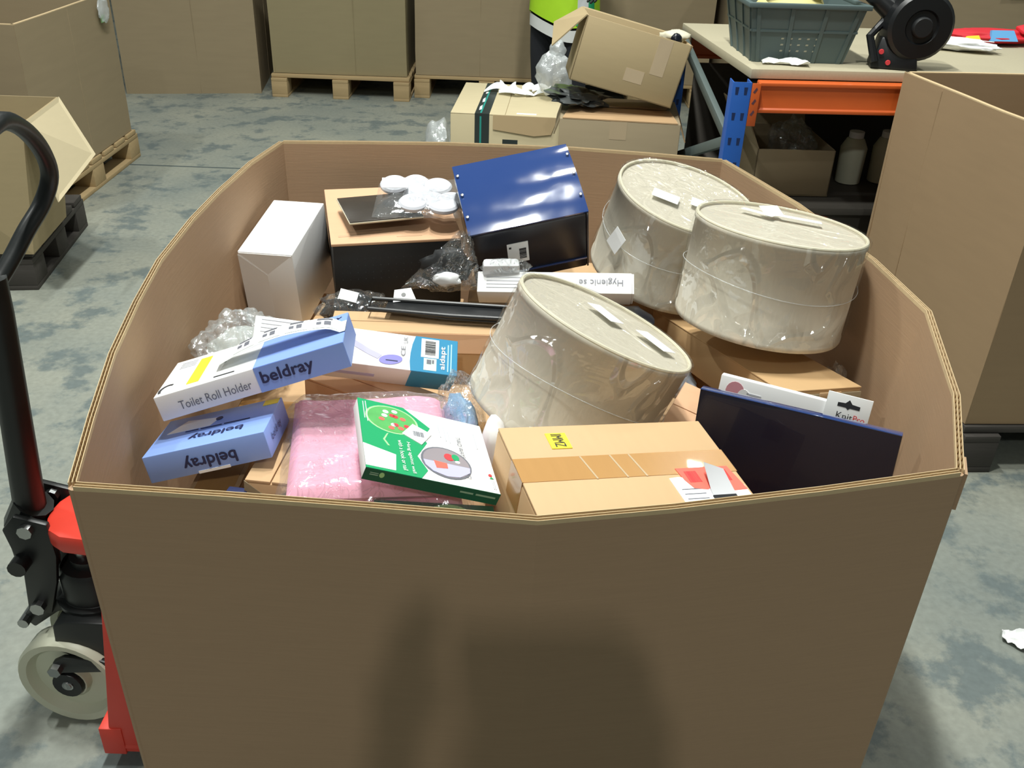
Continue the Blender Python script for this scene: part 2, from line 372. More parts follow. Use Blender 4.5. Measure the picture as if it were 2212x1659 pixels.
def panel_pts(rim, base, z, off):
    t = (z - Z0) / (Z1 - Z0); t2 = t ** 0.5; out = []
    P = [V((b[0] + (r[0] - b[0]) * t2, b[1] + (r[1] - b[1]) * t2)) for r, b in zip(rim, base)]
    for i, p in enumerate(P):
        d = (P[min(i + 1, len(P) - 1)] - P[max(i - 1, 0)]).normalized(); n = V((d.y, -d.x))
        q = p + n * off; out.append(V((q.x, q.y, z)))
    return out
def dense(rim, k):
    out = []
    for p, q in zip(rim, rim[1:]):
        for i in range(k): out.append((p[0] + (q[0] - p[0]) * i / k, p[1] + (q[1] - p[1]) * i / k))
    return out + [rim[-1]]
gb = thing('pallet_box', 'large open cardboard pallet box full of returned goods', 'pallet box', (0, 1.45, 0))
OFF = Matrix.Translation((0, -1.45, 0))
def sheet(mb, rim, base, o0, o1, zlo, zhi, nz_=6):
    zs = [zlo + (zhi - zlo) * i / nz_ for i in range(nz_ + 1)]
    A = [panel_pts(rim, base, z, o0) for z in zs]; B = [panel_pts(rim, base, z, o1) for z in zs]; n = len(rim)
    vs = [p for row in A for p in row] + [p for row in B for p in row]; k = n * (nz_ + 1); fs = []
    for i in range(nz_):
        for j in range(n - 1):
            a = i * n + j; fs += [(a, a + 1, a + n + 1, a + n), (k + a, k + a + n, k + a + n + 1, k + a + 1)]
    for j in range(n - 1):
        fs += [(j, k + j, k + j + 1, j + 1), (nz_ * n + j, nz_ * n + j + 1, k + nz_ * n + j + 1, k + nz_ * n + j)]
    for i in range(nz_):
        for j in (0, n - 1):
            a = i * n + j; fs.append((a, a + n, k + a + n, k + a))
    mb.add(vs, fs)
for nm, rim, a, b, sh in (('front_panel', RIM_F, 0, 1, 8), ('right_panel', RIM_R, 1, 2, 8), ('back_panel', RIM_B, 2, 3, 40), ('left_panel', RIM_L, 3, 0, 40)):
    rim2 = rim; base = base_line(BC[a], BC[b], rim2); mb = MB()
    sheet(mb, rim2, base, 0.0, TH, Z0, Z1 - 0.006); o = mb.build(nm, card, gb, sharp=sh, M=OFF)
    rimd = dense(rim, 26); based = base_line(BC[a], BC[b], rimd); mb = MB()
    for k0 in (0.0, TH * 0.46, TH - 0.0008): sheet(mb, rimd, based, k0, k0 + 0.0008, Z1 - 0.0065, Z1 - 0.0003 + (0.0004 if k0 == 0 else 0), 1)
    for lo_, hi_ in ((0.0008, TH * 0.46), (TH * 0.46 + 0.0008, TH - 0.0008)):       # the flutes between the liners
        top = [panel_pts(rimd, based, Z1 - 0.0008, (lo_ if j % 2 else hi_))[j] for j in range(len(rimd))] if False else None
        A = panel_pts(rimd, based, Z1 - 0.0012, lo_); B = panel_pts(rimd, based, Z1 - 0.0012, hi_)
        zig = [(A if j % 2 else B)[j] for j in range(len(rimd))]
        mb.add([p for p in zig] + [p - V((0, 0, 0.006)) for p in zig], [(j, j + 1, len(zig) + j + 1, len(zig) + j) for j in range(len(zig) - 1)])
    e = mb.build('corrugated_edge', edgec, o); e['kind'] = 'stuff'
# torn end of the right panel standing past the front corner, and the base board
gr = [(0.522, 0.897), (0.5285, 0.9155), (0.535, 0.934)]; gbase = [(BC[1][0] + (BC[2][0] - BC[1][0]) * k, BC[1][1] + (BC[2][1] - BC[1][1]) * k) for k in (0.0, 0.015, 0.03)]
mb = MB(); sheet(mb, gr, gbase, TH, TH + 0.005, 0.785, Z1 - 0.006); mb.build('glue_flap', card, gb, M=OFF)
for cx_, cy_, bx_, by_, nm in ((0.522, 0.897, BC[1][0], BC[1][1], 0), (-0.467, 0.806, BC[0][0], BC[0][1], 1)):      # folded corners
    P = [(bx_ + (cx_ - bx_) * ((z - Z0) / (Z1 - Z0)) ** 0.5, by_ + (cy_ - by_) * ((z - Z0) / (Z1 - Z0)) ** 0.5, z) for z in [Z0 + (Z1 - 0.006 - Z0) * k / 8 for k in range(9)]]
    MB().tube([(x + (0.002 if nm == 0 else -0.002), y - 0.001, z) for x, y, z in P], 0.0075, 10).build('folded_corner', card, gb, M=OFF)
MB().prism([(x, y, Z0) for x, y in BC], (0, 0, 0.008)).build('base_board', card, gb, M=OFF)

PAL = {}
def pallet(label, M, L=1.0, W_=1.2, m=wood, group='pallets', boards=7, name='wooden_pallet'):
    t = thing(name, label, 'pallet', M, group)
    key = (L, W_, m.name, boards)
    if key not in PAL:
        bw = L / boards * 0.78
        PAL[key] = (MB().box(-W_/2, -bw/2, 0, W_/2, bw/2, 0.02), MB().box(-0.05, -L/2, 0, 0.05, L/2, 0.02), MB().box(-0.05, -0.06, 0, 0.05, 0.06, 0.08), MB().box(-0.05, -L/2, 0, 0.05, L/2, 0.018))
    meshes = {}
    def put(n, k, loc):
        if n not in meshes: o = PAL[key][k].build(n, m, t, 0.002); meshes[n] = o
        else: o = meshes[n].copy(); C.objects.link(o)
        o.location = loc
    for i in range(boards): put('deck_board', 0, (0, -L/2 + L * (i + 0.5) / boards, 0.12 + random.uniform(0, 0.001)))
    for sx in (-1, 0, 1):
        x = sx * (W_/2 - 0.05); put('stringer_board', 1, (x, 0, 0.098)); put('bottom_board', 3, (x, 0, 0.0))
        for sy in (-1, 0, 1): put('block', 2, (x, sy * (L/2 - 0.06), 0.018))
    return t
pallet('pale wooden pallet carrying the large open pallet box', Matrix.Translation((0, 1.46, 0.0)) @ rot(92), 1.0, 1.2)

# ------------------------------------------------------------------ pallet truck
pt = thing('pallet_truck', 'red hand pallet truck with black upright handle under pallet box', 'pallet truck', (-0.75, 1.3, 0))
PO = Matrix.Translation((0.75, -1.3, 0))
def pp(mb, n, m, bevel=0.0, parent=pt, label=None, sharp=35):
    o = mb.build(n, m, parent, bevel, M=PO if parent is pt else None, sharp=sharp)
    if label: o['label'] = label
    return o
for y0, y1 in ((1.085, 1.235), (1.545, 1.695)):
    mb = MB(); ch = [(y0, 0.05), (y0 + 0.012, 0.098), (y1 - 0.012, 0.098), (y1, 0.05), (y1 - 0.006, 0.05), (y1 - 0.016, 0.092), (y0 + 0.016, 0.092), (y0 + 0.006, 0.05)]
    mb.prism([(-0.70, y, z - 0.005) for y, z in ch], (1.12, 0, 0)); mb.box(-0.70, y0, 0.03, -0.66, y1, 0.095); pp(mb, 'fork', red, 0.002)
    g = MB().prism([(-0.690, y0 + 0.002, 0.035), (-0.637, y0 + 0.002, 0.415), (-0.592, y0 + 0.002, 0.415), (-0.565, y0 + 0.002, 0.20), (-0.545, y0 + 0.002, 0.035)], (0, 0.014, 0)); pp(g, 'gusset_plate', red, 0.002)
pp(MB().prism([(-0.690, 1.089, 0.05), (-0.637, 1.089, 0.41), (-0.625, 1.089, 0.41), (-0.678, 1.089, 0.05)], (0, 0.606, 0)), 'back_plate', red, 0.002)
nose = [(-0.60, 1.20), (-0.70, 1.20), (-0.755, 1.207), (-0.783, 1.225), (-0.797, 1.255), (-0.800, 1.28), (-0.797, 1.305), (-0.783, 1.335), (-0.755, 1.353), (-0.70, 1.36), (-0.60, 1.36)]
pp(MB().prism([(x, y, 0.382) for x, y in nose], (0, 0, 0.040)), 'top_plate', red, 0.010, label='red rounded plate over the pump')
pp(MB().lathe([(0.03, 0.235), (0.062, 0.235), (0.064, 0.25), (0.058, 0.255), (0.057, 0.305), (0.050, 0.318), (0.034, 0.322), (0.034, 0.335), (0.02, 0.338)], 24, Matrix.Translation((-0.745, 1.27, 0))), 'pump_body', blackmetal)
pp(MB().tube([(-0.752, 1.262, 0.33), (-0.758, 1.262, 0.40)], 0.013, 12), 'pump_piston', steel)
pp(MB().lathe([(0.064, 0.24), (0.069, 0.243), (0.069, 0.251), (0.064, 0.254)], 24, Matrix.Translation((-0.745, 1.27, 0))), 'pump_collar', blackmetal)
mb = MB(); mb.prism([(-0.800, 1.185, 0.175), (-0.795, 1.185, 0.235), (-0.77, 1.185, 0.245), (-0.70, 1.185, 0.245), (-0.70, 1.185, 0.16), (-0.76, 1.185, 0.155)], (0, 0.17, 0)); pp(mb, 'steering_bracket', blackmetal, 0.004)
for yc in (1.205, 1.335):
    mb = MB(); WM = Matrix.Translation((-0.787, yc, 0.10)) @ Matrix.Rotation(R(-6), 4, 'Z') @ Matrix.Scale(1.1, 4) @ Matrix.Rotation(R(90), 4, 'X')
    mb.lathe([(0.018, -0.020), (0.030, -0.020), (0.032, -0.008), (0.066, -0.008), (0.074, -0.024), (0.086, -0.026), (0.090, -0.020), (0.090, 0.020), (0.086, 0.026), (0.074, 0.024), (0.066, 0.008), (0.032, 0.008), (0.030, 0.022), (0.018, 0.022)], 36, WM)
    wh = pp(mb, 'wheel', nylon, label='off-white nylon steering wheel')
    MB().lathe([(0.004, 0.026), (0.022, 0.026), (0.024, 0.020), (0.024, 0.012), (0.004, 0.012)], 18, WM @ Matrix.Scale(1.15, 4)).build('hub_cap', black, wh)
    MB().lathe([(0.001, 0.032), (0.008, 0.032), (0.009, 0.030), (0.001, 0.030)], 12, WM).build('axle_bolt', steel, wh)
pp(MB().tube([(-0.787, 1.17, 0.10), (-0.787, 1.37, 0.10)], 0.009, 10), 'axle', steel)
for y in (1.172, 1.368):
    pp(MB().prism([(-0.815, y, 0.125), (-0.805, y, 0.158), (-0.785, y, 0.170), (-0.72, y, 0.168), (-0.645, y, 0.138), (-0.645, y, 0.108), (-0.72, y, 0.138), (-0.79, y, 0.132)], (0, 0.012, 0)), 'link_arm', blackmetal, 0.003)
    pp(MB().tube([(-0.80, y - 0.012, 0.145), (-0.80, y + 0.004, 0.145)], 0.012, 6), 'bolt', steel)
# upright handle: yoke, tube, loop
for y in (1.225, 1.325):
    pp(MB().prism([(-0.860, y, 0.415), (-0.835, y, 0.445), (-0.780, y, 0.43), (-0.778, y, 0.36), (-0.790, y, 0.30), (-0.815, y, 0.225), (-0.855, y, 0.235), (-0.845, y, 0.32)], (0, 0.012, 0)), 'yoke_plate', blackmetal, 0.003)
    for (x, z) in ((-0.815, 0.420), (-0.838, 0.350), (-0.832, 0.245)):
        pp(MB().tube([(x, y - 0.012, z), (x, y + 0.018, z)], 0.013, 8), 'bolt', steel)
pp(MB().tube([(-0.838, 1.20, 0.350), (-0.838, 1.36, 0.350)], 0.016, 12), 'pivot_pin', blackmetal)
pp(MB().prism([(-0.88, 1.235, 0.205), (-0.80, 1.235, 0.255), (-0.745, 1.235, 0.275), (-0.745, 1.235, 0.245), (-0.81, 1.235, 0.22), (-0.86, 1.235, 0.18)], (0, 0.07, 0)), 'pump_lever', blackmetal, 0.004)
pp(MB().tube([(-0.872, 1.222, 0.200), (-0.872, 1.315, 0.200)], 0.010, 10), 'lever_roller', steel)
pp(MB().tube([(-0.838, 1.275, 0.30), (-0.832, 1.275, 0.42), (-0.800, 1.285, 0.80), (-0.795, 1.285, 0.86)], [0.030, 0.027, 0.022, 0.020], 14), 'handle_tube', blackmetal, label='black upright handle tube')
pp(MB().tube([(-0.822, 1.275, 0.44), (-0.845, 1.275, 0.40), (-0.842, 1.275, 0.30)], [0.034, 0.036, 0.036], 10), 'handle_socket', blackmetal)
half = [(-0.731, 1.29, 1.095), (-0.735, 1.355, 1.070), (-0.739, 1.405, 1.022), (-0.746, 1.425, 0.975), (-0.759, 1.408, 0.935), (-0.771, 1.365, 0.905), (-0.785, 1.325, 0.870)]
def smooth_path(P, k=5, closed=False):
    P = [V(p) for p in P]; n = len(P); out = []
    for i in range(n if closed else n - 1):
        g = lambda j: P[j % n] if closed else P[max(0, min(n - 1, j))]
        a, b, c, d = g(i - 1), g(i), g(i + 1), g(i + 2)
        for j in range(k):
            t = j / k; out.append(0.5 * (2 * b + (c - a) * t + (2 * a - 5 * b + 4 * c - d) * t * t + (3 * b - a - 3 * c + d) * t ** 3))
    return out if closed else out + [P[-1]]
loop = half + [(-0.797, 1.285, 0.845)] + [(x, 2 * 1.285 - y, z) for x, y, z in half[::-1][:-1]]
pp(MB().tube(smooth_path(loop, 5, True), 0.0135, 12, closed=True), 'handle_loop', blackmetal, label='black looped grip')

# ------------------------------------------------------------------ background gaylords
def gaylord(label, quad, z0, z1, m=card3, group='big cardboard pallet boxes in the background', fold=0, name='pallet_box', bul=0.006):
    cx = sum(p[0] for p in quad) / 4; cy = sum(p[1] for p in quad) / 4
    t = thing(name, label, 'pallet box', (cx, cy, z0), group)
    q = [V((x - cx, y - cy, 0)) for x, y in quad]; H = z1 - z0
    for i in range(4):
        a, b = q[i], q[(i + 1) % 4]; d = (b - a).normalized(); n = V((d.y, -d.x, 0)); L = (b - a).length; mb = MB()
        def fn(u, v, a=a, d=d, n=n, L=L, i=i, bul=bul):
            p = a + d * (L * u) + n * (bul * math.sin(math.pi * u) * v * (1 - 0.2 * v) + 0.004 * nz((u * 3, v * 3, i), 1.0, z0 * 9 + cx))
            return (p.x, p.y, H * v)
        mb.grid(fn, 10, 5, 0.012); o = mb.build('wall_panel', m, t)
        mb = MB()
        for j in range(10):
            A, B = V(fn(j / 10, 1)), V(fn((j + 1) / 10, 1)); mb.prism([A, B, B - n * 0.012, A - n * 0.012], (0, 0, 0.003))
        mb.build('cut_edge', edgec, o)
        if fold: 
            A0, A1 = V(fn(fold, 0.01)), V(fn(fold, 0.99)); MB().tube([A0 + n * 0.0005, A1 + n * 0.0005], 0.0018, 5).build('crease', m, o)
    mb = MB(); mb.prism([p * 0.985 for p in q], (0, 0, 0.012)); mb.build('base_board', m, t)
    return t
def Q(x0, y0, x1, y1, yaw=0):
    cx, cy = (x0 + x1) / 2, (y0 + y1) / 2; c, s = math.cos(R(yaw)), math.sin(R(yaw))
    return [(cx + (x - cx) * c - (y - cy) * s, cy + (x - cx) * s + (y - cy) * c) for x, y in ((x0, y0), (x1, y0), (x1, y1), (x0, y1))]
# left side, on its own pallet
gaylord('brown pallet box on a pale pallet behind the small open carton', [(-2.86, 3.74), (-1.97, 3.74), (-1.97, 4.66), (-2.86, 4.66)], 0.143, 0.79, card3, fold=0.5)
pallet('pale pallet under the left brown pallet box', Matrix.Translation((-2.44, 4.20, 0)), 1.0, 0.96)
# the row at the back
gaylord('brown pallet box standing straight on the floor, left of its row', [(-2.52, 5.99), (-1.70, 6.14), (-1.82, 7.0), (-2.64, 6.85)], 0.0, 0.82, card3, fold=0.55)
gaylord('brown pallet box on a pallet in the middle of the back row', [(-1.60, 6.10), (-0.75, 6.12), (-0.75, 7.1), (-1.60, 7.1)], 0.143, 0.86, mat('kraft_cardboard_olive', (146, 134, 102), 0.8, 0.06, 6, (1, 1, 7), 0.04), fold=0.62)
gaylord('brown pallet box on a pallet behind the worker', [(-0.70, 6.20), (0.22, 6.22), (0.22, 7.15), (-0.70, 7.15)], 0.143, 0.88, card3, fold=0.45)
gaylord('brown pallet box beyond the tilted open carton', [(0.28, 6.22), (1.18, 6.20), (1.18, 7.15), (0.28, 7.15)], 0.143, 0.98, card3)
gaylord('brown pallet box beyond the grey crate', [(1.24, 5.75), (2.16, 5.72), (2.16, 6.7), (1.24, 6.7)], 0.143, 1.02, card3)
bx = gaylord('brown pallet box with a white label beyond the red pouch', [(2.22, 5.60), (3.2, 5.55), (3.2, 6.5), (2.22, 6.5)], 0.143, 1.05, card3)
MB().box(-0.07, -0.508, 0.70, 0.13, -0.50, 0.80).build('paper_label', whitep, bx)['label'] = 'white paper label'
gaylord('dim pallet box seen through the gap between back row boxes', [(-2.3, 7.5), (-1.4, 7.5), (-1.4, 8.4), (-2.3, 8.4)], 0.143, 0.85, card3)
pallet('dark pallet seen in the gap between back row boxes', Matrix.Translation((-1.85, 7.95, 0)), 0.9, 0.9, wood_dark)
pallet('pale pallet under the middle box of the back row', Matrix.Translation((-1.17, 6.56, 0)), 1.0, 0.88)
pallet('pale pallet under the box behind the worker', Matrix.Translation((-0.24, 6.68, 0)), 1.0, 0.94)
pallet('pale pallet under the box beyond the tilted carton', Matrix.Translation((0.73, 6.68, 0)), 1.0, 0.90)
pallet('pale pallet under the box beyond the grey crate', Matrix.Translation((1.70, 6.20, 0)), 1.0, 0.90)
pallet('pale pallet under the box with the white label', Matrix.Translation((2.71, 6.02, 0)), 1.0, 0.96)
# right side
gaylord('brown pallet box in front of the workbench', [(1.225, 2.135), (2.15, 2.20), (2.02, 2.86), (1.095, 2.78)], 0.143, 0.925, mat('kraft_cardboard_warm', (160, 134, 102), 0.75, 0.05, 8, (1, 1, 7), 0.04), fold=0.3)
pallet('dark pallet under the box in front of the workbench', Matrix.Translation((1.63, 2.49, 0)) @ rot(4), 0.7, 0.86, wood_dark, boards=5)

# ------------------------------------------------------------------ small open carton, left
card5 = mat('kraft_cardboard_olive_light', (172, 154, 118), 0.78, 0.05, 10, (1, 1, 6), 0.04)
sc = thing('open_carton', 'small open carton with its pale flap folded out on dark pallet', 'carton', (-1.9, 3.22, 0.143))
q = [V((-2.22, 3.0, 0.0)), V((-1.71, 3.04, 0.0)), V((-1.76, 3.42, 0.0)), V((-2.25, 3.40, 0.0))]
qt = [V((-2.18, 2.98, 0.457)), V((-1.655, 3.06, 0.457)), V((-1.70, 3.43, 0.457)), V((-2.20, 3.42, 0.457))]
o0 = V((-1.9, 3.22, 0))
for i, n in enumerate(('front_wall', 'right_wall', 'back_wall', 'left_wall')):
    a, b, c, d = q[i] - o0, q[(i + 1) % 4] - o0, qt[(i + 1) % 4] - o0, qt[i] - o0
    nn = (b - a).cross(d - a).normalized() * 0.005
    MB().prism([a, b, c, d], -nn).build(n, card5, sc)
MB().prism([p - o0 for p in q], (0, 0, 0.005)).build('base_flap', card5, sc)
def flap(root, pts, m=card5, n='flap', th=0.004):
    p = [V(x) for x in pts]; nn = (p[1] - p[0]).cross(p[-1] - p[0]).normalized() * th; return MB().prism(p, nn).build(n, m, root)
z3 = V((1.9, -3.22, -0.143))
flap(sc, [V((-1.70, 3.43, 0.60)) + z3, V((-1.655, 3.06, 0.60)) + z3, V((-1.548, 2.975, 0.363)) + z3, V((-1.55, 3.312, 0.427)) + z3], mat('pale_flap_card', (204, 190, 156), 0.7, 0.03, 20, (6, 1, 1)))
pallet('dark stained pallet under the small open carton', Matrix.Translation((-2.17, 3.32, 0)) @ rot(8), 0.66, 0.80, wood_dark, boards=5)
wr = thing('crumpled_wrapper', 'green and white wrapper crumpled inside the small open carton', 'wrapper', (-1.905, 3.27, 0.150))
blob('wrapper_sheet', whitep, wr, 0.07, 0.06, 0.14, 5, 0.3, 2.0, 3, Matrix.Translation((0, 0, 0.19)))
blob('green_print', palegreen, wr, 0.035, 0.02, 0.025, 6, 0.3, 2.0, 3, Matrix.Translation((0.03, -0.04, 0.30)))
sl = thing('shipping_slip', 'crinkled clear pouch taped at the rim of left pallet box', 'pouch', (-1.957, 4.52, 0.70))
blob('pouch_film', filmm, sl, 0.012, 0.055, 0.05, 4, 0.35, 2.5, 3, Matrix.Translation((0.012, 0, 0.035)))
MB().box(0.0, -0.02, -0.02, 0.004, 0.02, 0.01).build('yellow_tab', palegreen, sl)

# ------------------------------------------------------------------ cartons behind the pallet box
def carton(label, M, D, m=card2, name='carton', cat='carton', group=None, flaps='top', tape=True, bevel=0.003, tm=None, seam='u', bulge=0.0, taped=0.055):
    t = thing(name, label, cat, M, group); W_, d, H = D
    th = 0.004; mb = MB()
    mb.box(-W_/2, -d/2, 0, W_/2, d/2, H - (th if flaps == 'top' else 0)); b = mb.build('body', m, t, bevel)
    if flaps == 'top':
        g = 0.001
        if seam == 'u':
            for y0, y1 in ((-d/2 + 0.0005, -g), (g, d/2 - 0.0005)): MB().box(-W_/2 + 0.0005, y0, H - th, W_/2 - 0.0005, y1, H).build('flap', m, t, 0.0012)
        else:
            for x0, x1 in ((-W_/2 + 0.0005, -g), (g, W_/2 - 0.0005)): MB().box(x0, -d/2 + 0.0005, H - th, x1, d/2 - 0.0005, H).build('flap', m, t, 0.0012)
        if tape:
            tm = tm or tapem; h = taped / 2
            mb = MB()
            if seam == 'u':
                mb.box(-W_/2 - 0.0006, -h, H - 0.0002, W_/2 + 0.0006, h, H + 0.0006)
                for s in (-1, 1): mb.box(min(s * W_/2, s * (W_/2 + 0.0006)), -h, H - 0.05, max(s * W_/2, s * (W_/2 + 0.0006)), h, H + 0.0006)
            else:
                mb.box(-h, -d/2 - 0.0006, H - 0.0002, h, d/2 + 0.0006, H + 0.0006)
                for s in (-1, 1): mb.box(-h, min(s * d/2, s * (d/2 + 0.0006)), H - min(0.2, H * 0.8), h, max(s * d/2, s * (d/2 + 0.0006)), H + 0.0006)
            mb.build('tape', tm, t)
    return t
D = (0.45, 0.56, 0.50)
ac = carton('brown carton with dark printed tape, paper scraps on its top', Matrix.Translation((-0.055, 4.10, 0)) @ rot(-3, 0, 0), D, mat('kraft_cardboard_sandy', (206, 192, 156), 0.75, 0.05, 10, (1, 6, 1), 0.04), seam='v', tape=False)
mb = MB(); mb.box(-0.125, -0.2808, 0.0, -0.065, -0.28, 0.5006); mb.box(-0.125, -0.2808, 0.4998, -0.065, 0.2808, 0.5008); mb.build('printed_tape', amtape, ac)
patch(ac, D, 'top', [(0.268, 0.02), (0.284, 0.02), (0.284, 0.95), (0.268, 0.95)], tealp, 'teal_stripe', 0.0014)
patch(ac, D, 'front', [(0.268, 0.02), (0.284, 0.02), (0.284, 0.98), (0.268, 0.98)], tealp, 'teal_stripe', 0.0014)
for v0 in (0.10, 0.34, 0.62): patch(ac, D, 'top', [(0.25, v0), (0.272, v0 + 0.03), (0.262, v0 + 0.16), (0.245, v0 + 0.10)], whitep, 'white_scuff', 0.0016)
patch(ac, D, 'front', (0.48, 0.74, 0.62, 0.80), amtape, 'dark_mark')
patch(ac, D, 'top', (0.60, 0.04, 0.78, 0.075), whitep, 'white_scuff')
flap(ac, [(-0.05, -0.2815, 0.498), (0.215, -0.2815, 0.498), (0.19, -0.285, 0.43), (0.12, -0.2845, 0.42), (-0.05, -0.284, 0.44)], mat('kraft_torn_liner', (188, 164, 126), 0.8), 'peeled_layer', 0.0015)
ps = thing('paper_scraps', 'crumpled white paper scraps on the taped carton', 'paper', (-0.005, 4.21, 0.5015))
for k in range(7):
    a = random.Random(k); L = a.uniform(0.06, 0.15); x0 = -0.10 + k * 0.035
    MB().grid(lambda u, v, k=k, L=L, x0=x0: (x0 + L * (u - 0.5), 0.05 * math.sin(k * 2.1) + 0.035 * (v - 0.5) + 0.02 * math.sin(5 * u + k), 0.003 + 0.035 * abs(math.sin(3.1 * u + 1.7 * k)) * (0.4 + 0.6 * v)), 10, 3, 0.0006).build('paper_strip', whitep, ps)
wb = thing('plastic_bag', 'white translucent plastic bag standing on the taped carton', 'bag', (0.13, 4.12, 0.5015))
blob('bag_body', filmm, wb, 0.075, 0.065, 0.095, 11, 0.2, 2.2, 4, Matrix.Translation((0, 0, 0.104)))
blob('bag_neck', filmm, wb, 0.035, 0.03, 0.04, 12, 0.3, 2.2, 3, Matrix.Translation((0.01, 0, 0.205)))
fb = thing('plastic_bag', 'pale plastic bag slumped on the floor beside taped carton', 'bag', (-0.385, 4.30, 0))
blob('bag_body', filmm, fb, 0.08, 0.12, 0.17, 13, 0.25, 2.0, 4, Matrix.Translation((0, 0, 0.165)))
blob('white_filling', foam, fb, 0.045, 0.07, 0.11, 14, 0.3, 2.0, 3, Matrix.Translation((0.01, 0, 0.12)))

D = (0.42, 0.34, 0.635)
c2 = carton('large brown carton supporting the tilted open carton', Matrix.Translation((0.352, 3.42, 0)) @ rot(-4), D, mat('kraft_cardboard_grey', (162, 146, 118), 0.8, 0.06, 7, (1, 1, 6), 0.04), flaps=None)
for pts in ([(-0.20, -0.17, 0.635), (0.20, -0.17, 0.635), (0.18, -0.015, 0.639), (-0.18, -0.015, 0.639)], [(-0.20, 0.17, 0.635), (0.20, 0.17, 0.635), (0.17, 0.015, 0.642), (-0.17, 0.015, 0.642)]):
    flap(c2, pts, card2)
flap(c2, [(0.21, -0.16, 0.633), (0.21, 0.15, 0.633), (0.235, 0.14, 0.58), (0.235, -0.15, 0.57)], card2, 'side_flap')
flap(c2, [(-0.21, 0.15, 0.635), (-0.21, -0.16, 0.635), (-0.23, -0.15, 0.575), (-0.23, 0.13, 0.575)], card3, 'side_flap')
patch(c2, D, 'front', (0.42, 0.90, 0.56, 0.998), cleartape, 'clear_tape'); patch(c2, D, 'front', (0.30, 0.72, 0.42, 0.80), cleartape, 'clear_tape')
D = (0.37, 0.27, 0.215); th = 0.005
OCM = Matrix.Translation((0.360, 3.44, 0.815)) @ Matrix.Rotation(R(13.5), 4, 'Y') @ Matrix.Rotation(R(-3), 4, 'X') @ Matrix.Translation((0, 0, -0.1075))
oc = thing('open_carton', 'open brown carton tilted on top of the larger carton', 'carton', OCM)
m = mat('kraft_cardboard_khaki', (182, 162, 124), 0.78, 0.05, 8, (1, 1, 6), 0.04); W_, d, H = D
MB().box(-W_/2, -d/2, 0, W_/2, -d/2 + th, H).build('front_wall', m, oc, 0.001); MB().box(-W_/2, d/2 - th, 0, W_/2, d/2, H).build('back_wall', m, oc, 0.001)
MB().box(-W_/2, -d/2, 0, -W_/2 + th, d/2, H).build('left_wall', m, oc, 0.001); MB().box(W_/2 - th, -d/2, 0, W_/2, d/2, H).build('right_wall', m, oc, 0.001)
MB().box(-W_/2, -d/2, 0, W_/2, d/2, th).build('base_flap', m, oc, 0.001)
flap(oc, [(-W_/2, -d/2, H), (-W_/2, d/2, H), (-W_/2 - 0.085, d/2 - 0.02, H - 0.075), (-W_/2 - 0.085, -d/2 + 0.03, H - 0.13)], m, 'flap'); flap(oc, [(W_/2, d/2, H), (W_/2, -d/2, H), (W_/2 - 0.006, -d/2 + 0.02, H - 0.06), (W_/2 - 0.006, d/2 - 0.02, H - 0.06)], card2, 'flap')
flap(oc, [(-W_/2, d/2, H), (W_/2, d/2, H), (W_/2 - 0.01, d/2 + 0.09, H - 0.07), (-W_/2 + 0.01, d/2 + 0.09, H - 0.07)], m, 'flap')
patch(oc, D, 'front', (0.70, 0.42, 0.83, 0.98), cleartape, 'clear_tape'); patch(oc, D, 'front', (0.48, 0.22, 0.66, 0.42), cleartape, 'clear_tape')
bb = thing('black_bag', 'black bag wedged between the two brown cartons', 'bag', (0.235, 3.43, 0.652))
blob('bag_body', mat('black_polythene', (84, 88, 88), 0.35, 0.1, 20, bump=0.3), bb, 0.10, 0.10, 0.024, 21, 0.45, 2.6, 4, Matrix.Translation((-0.04, 0, 0.024)) @ rot(0, 0, 6))

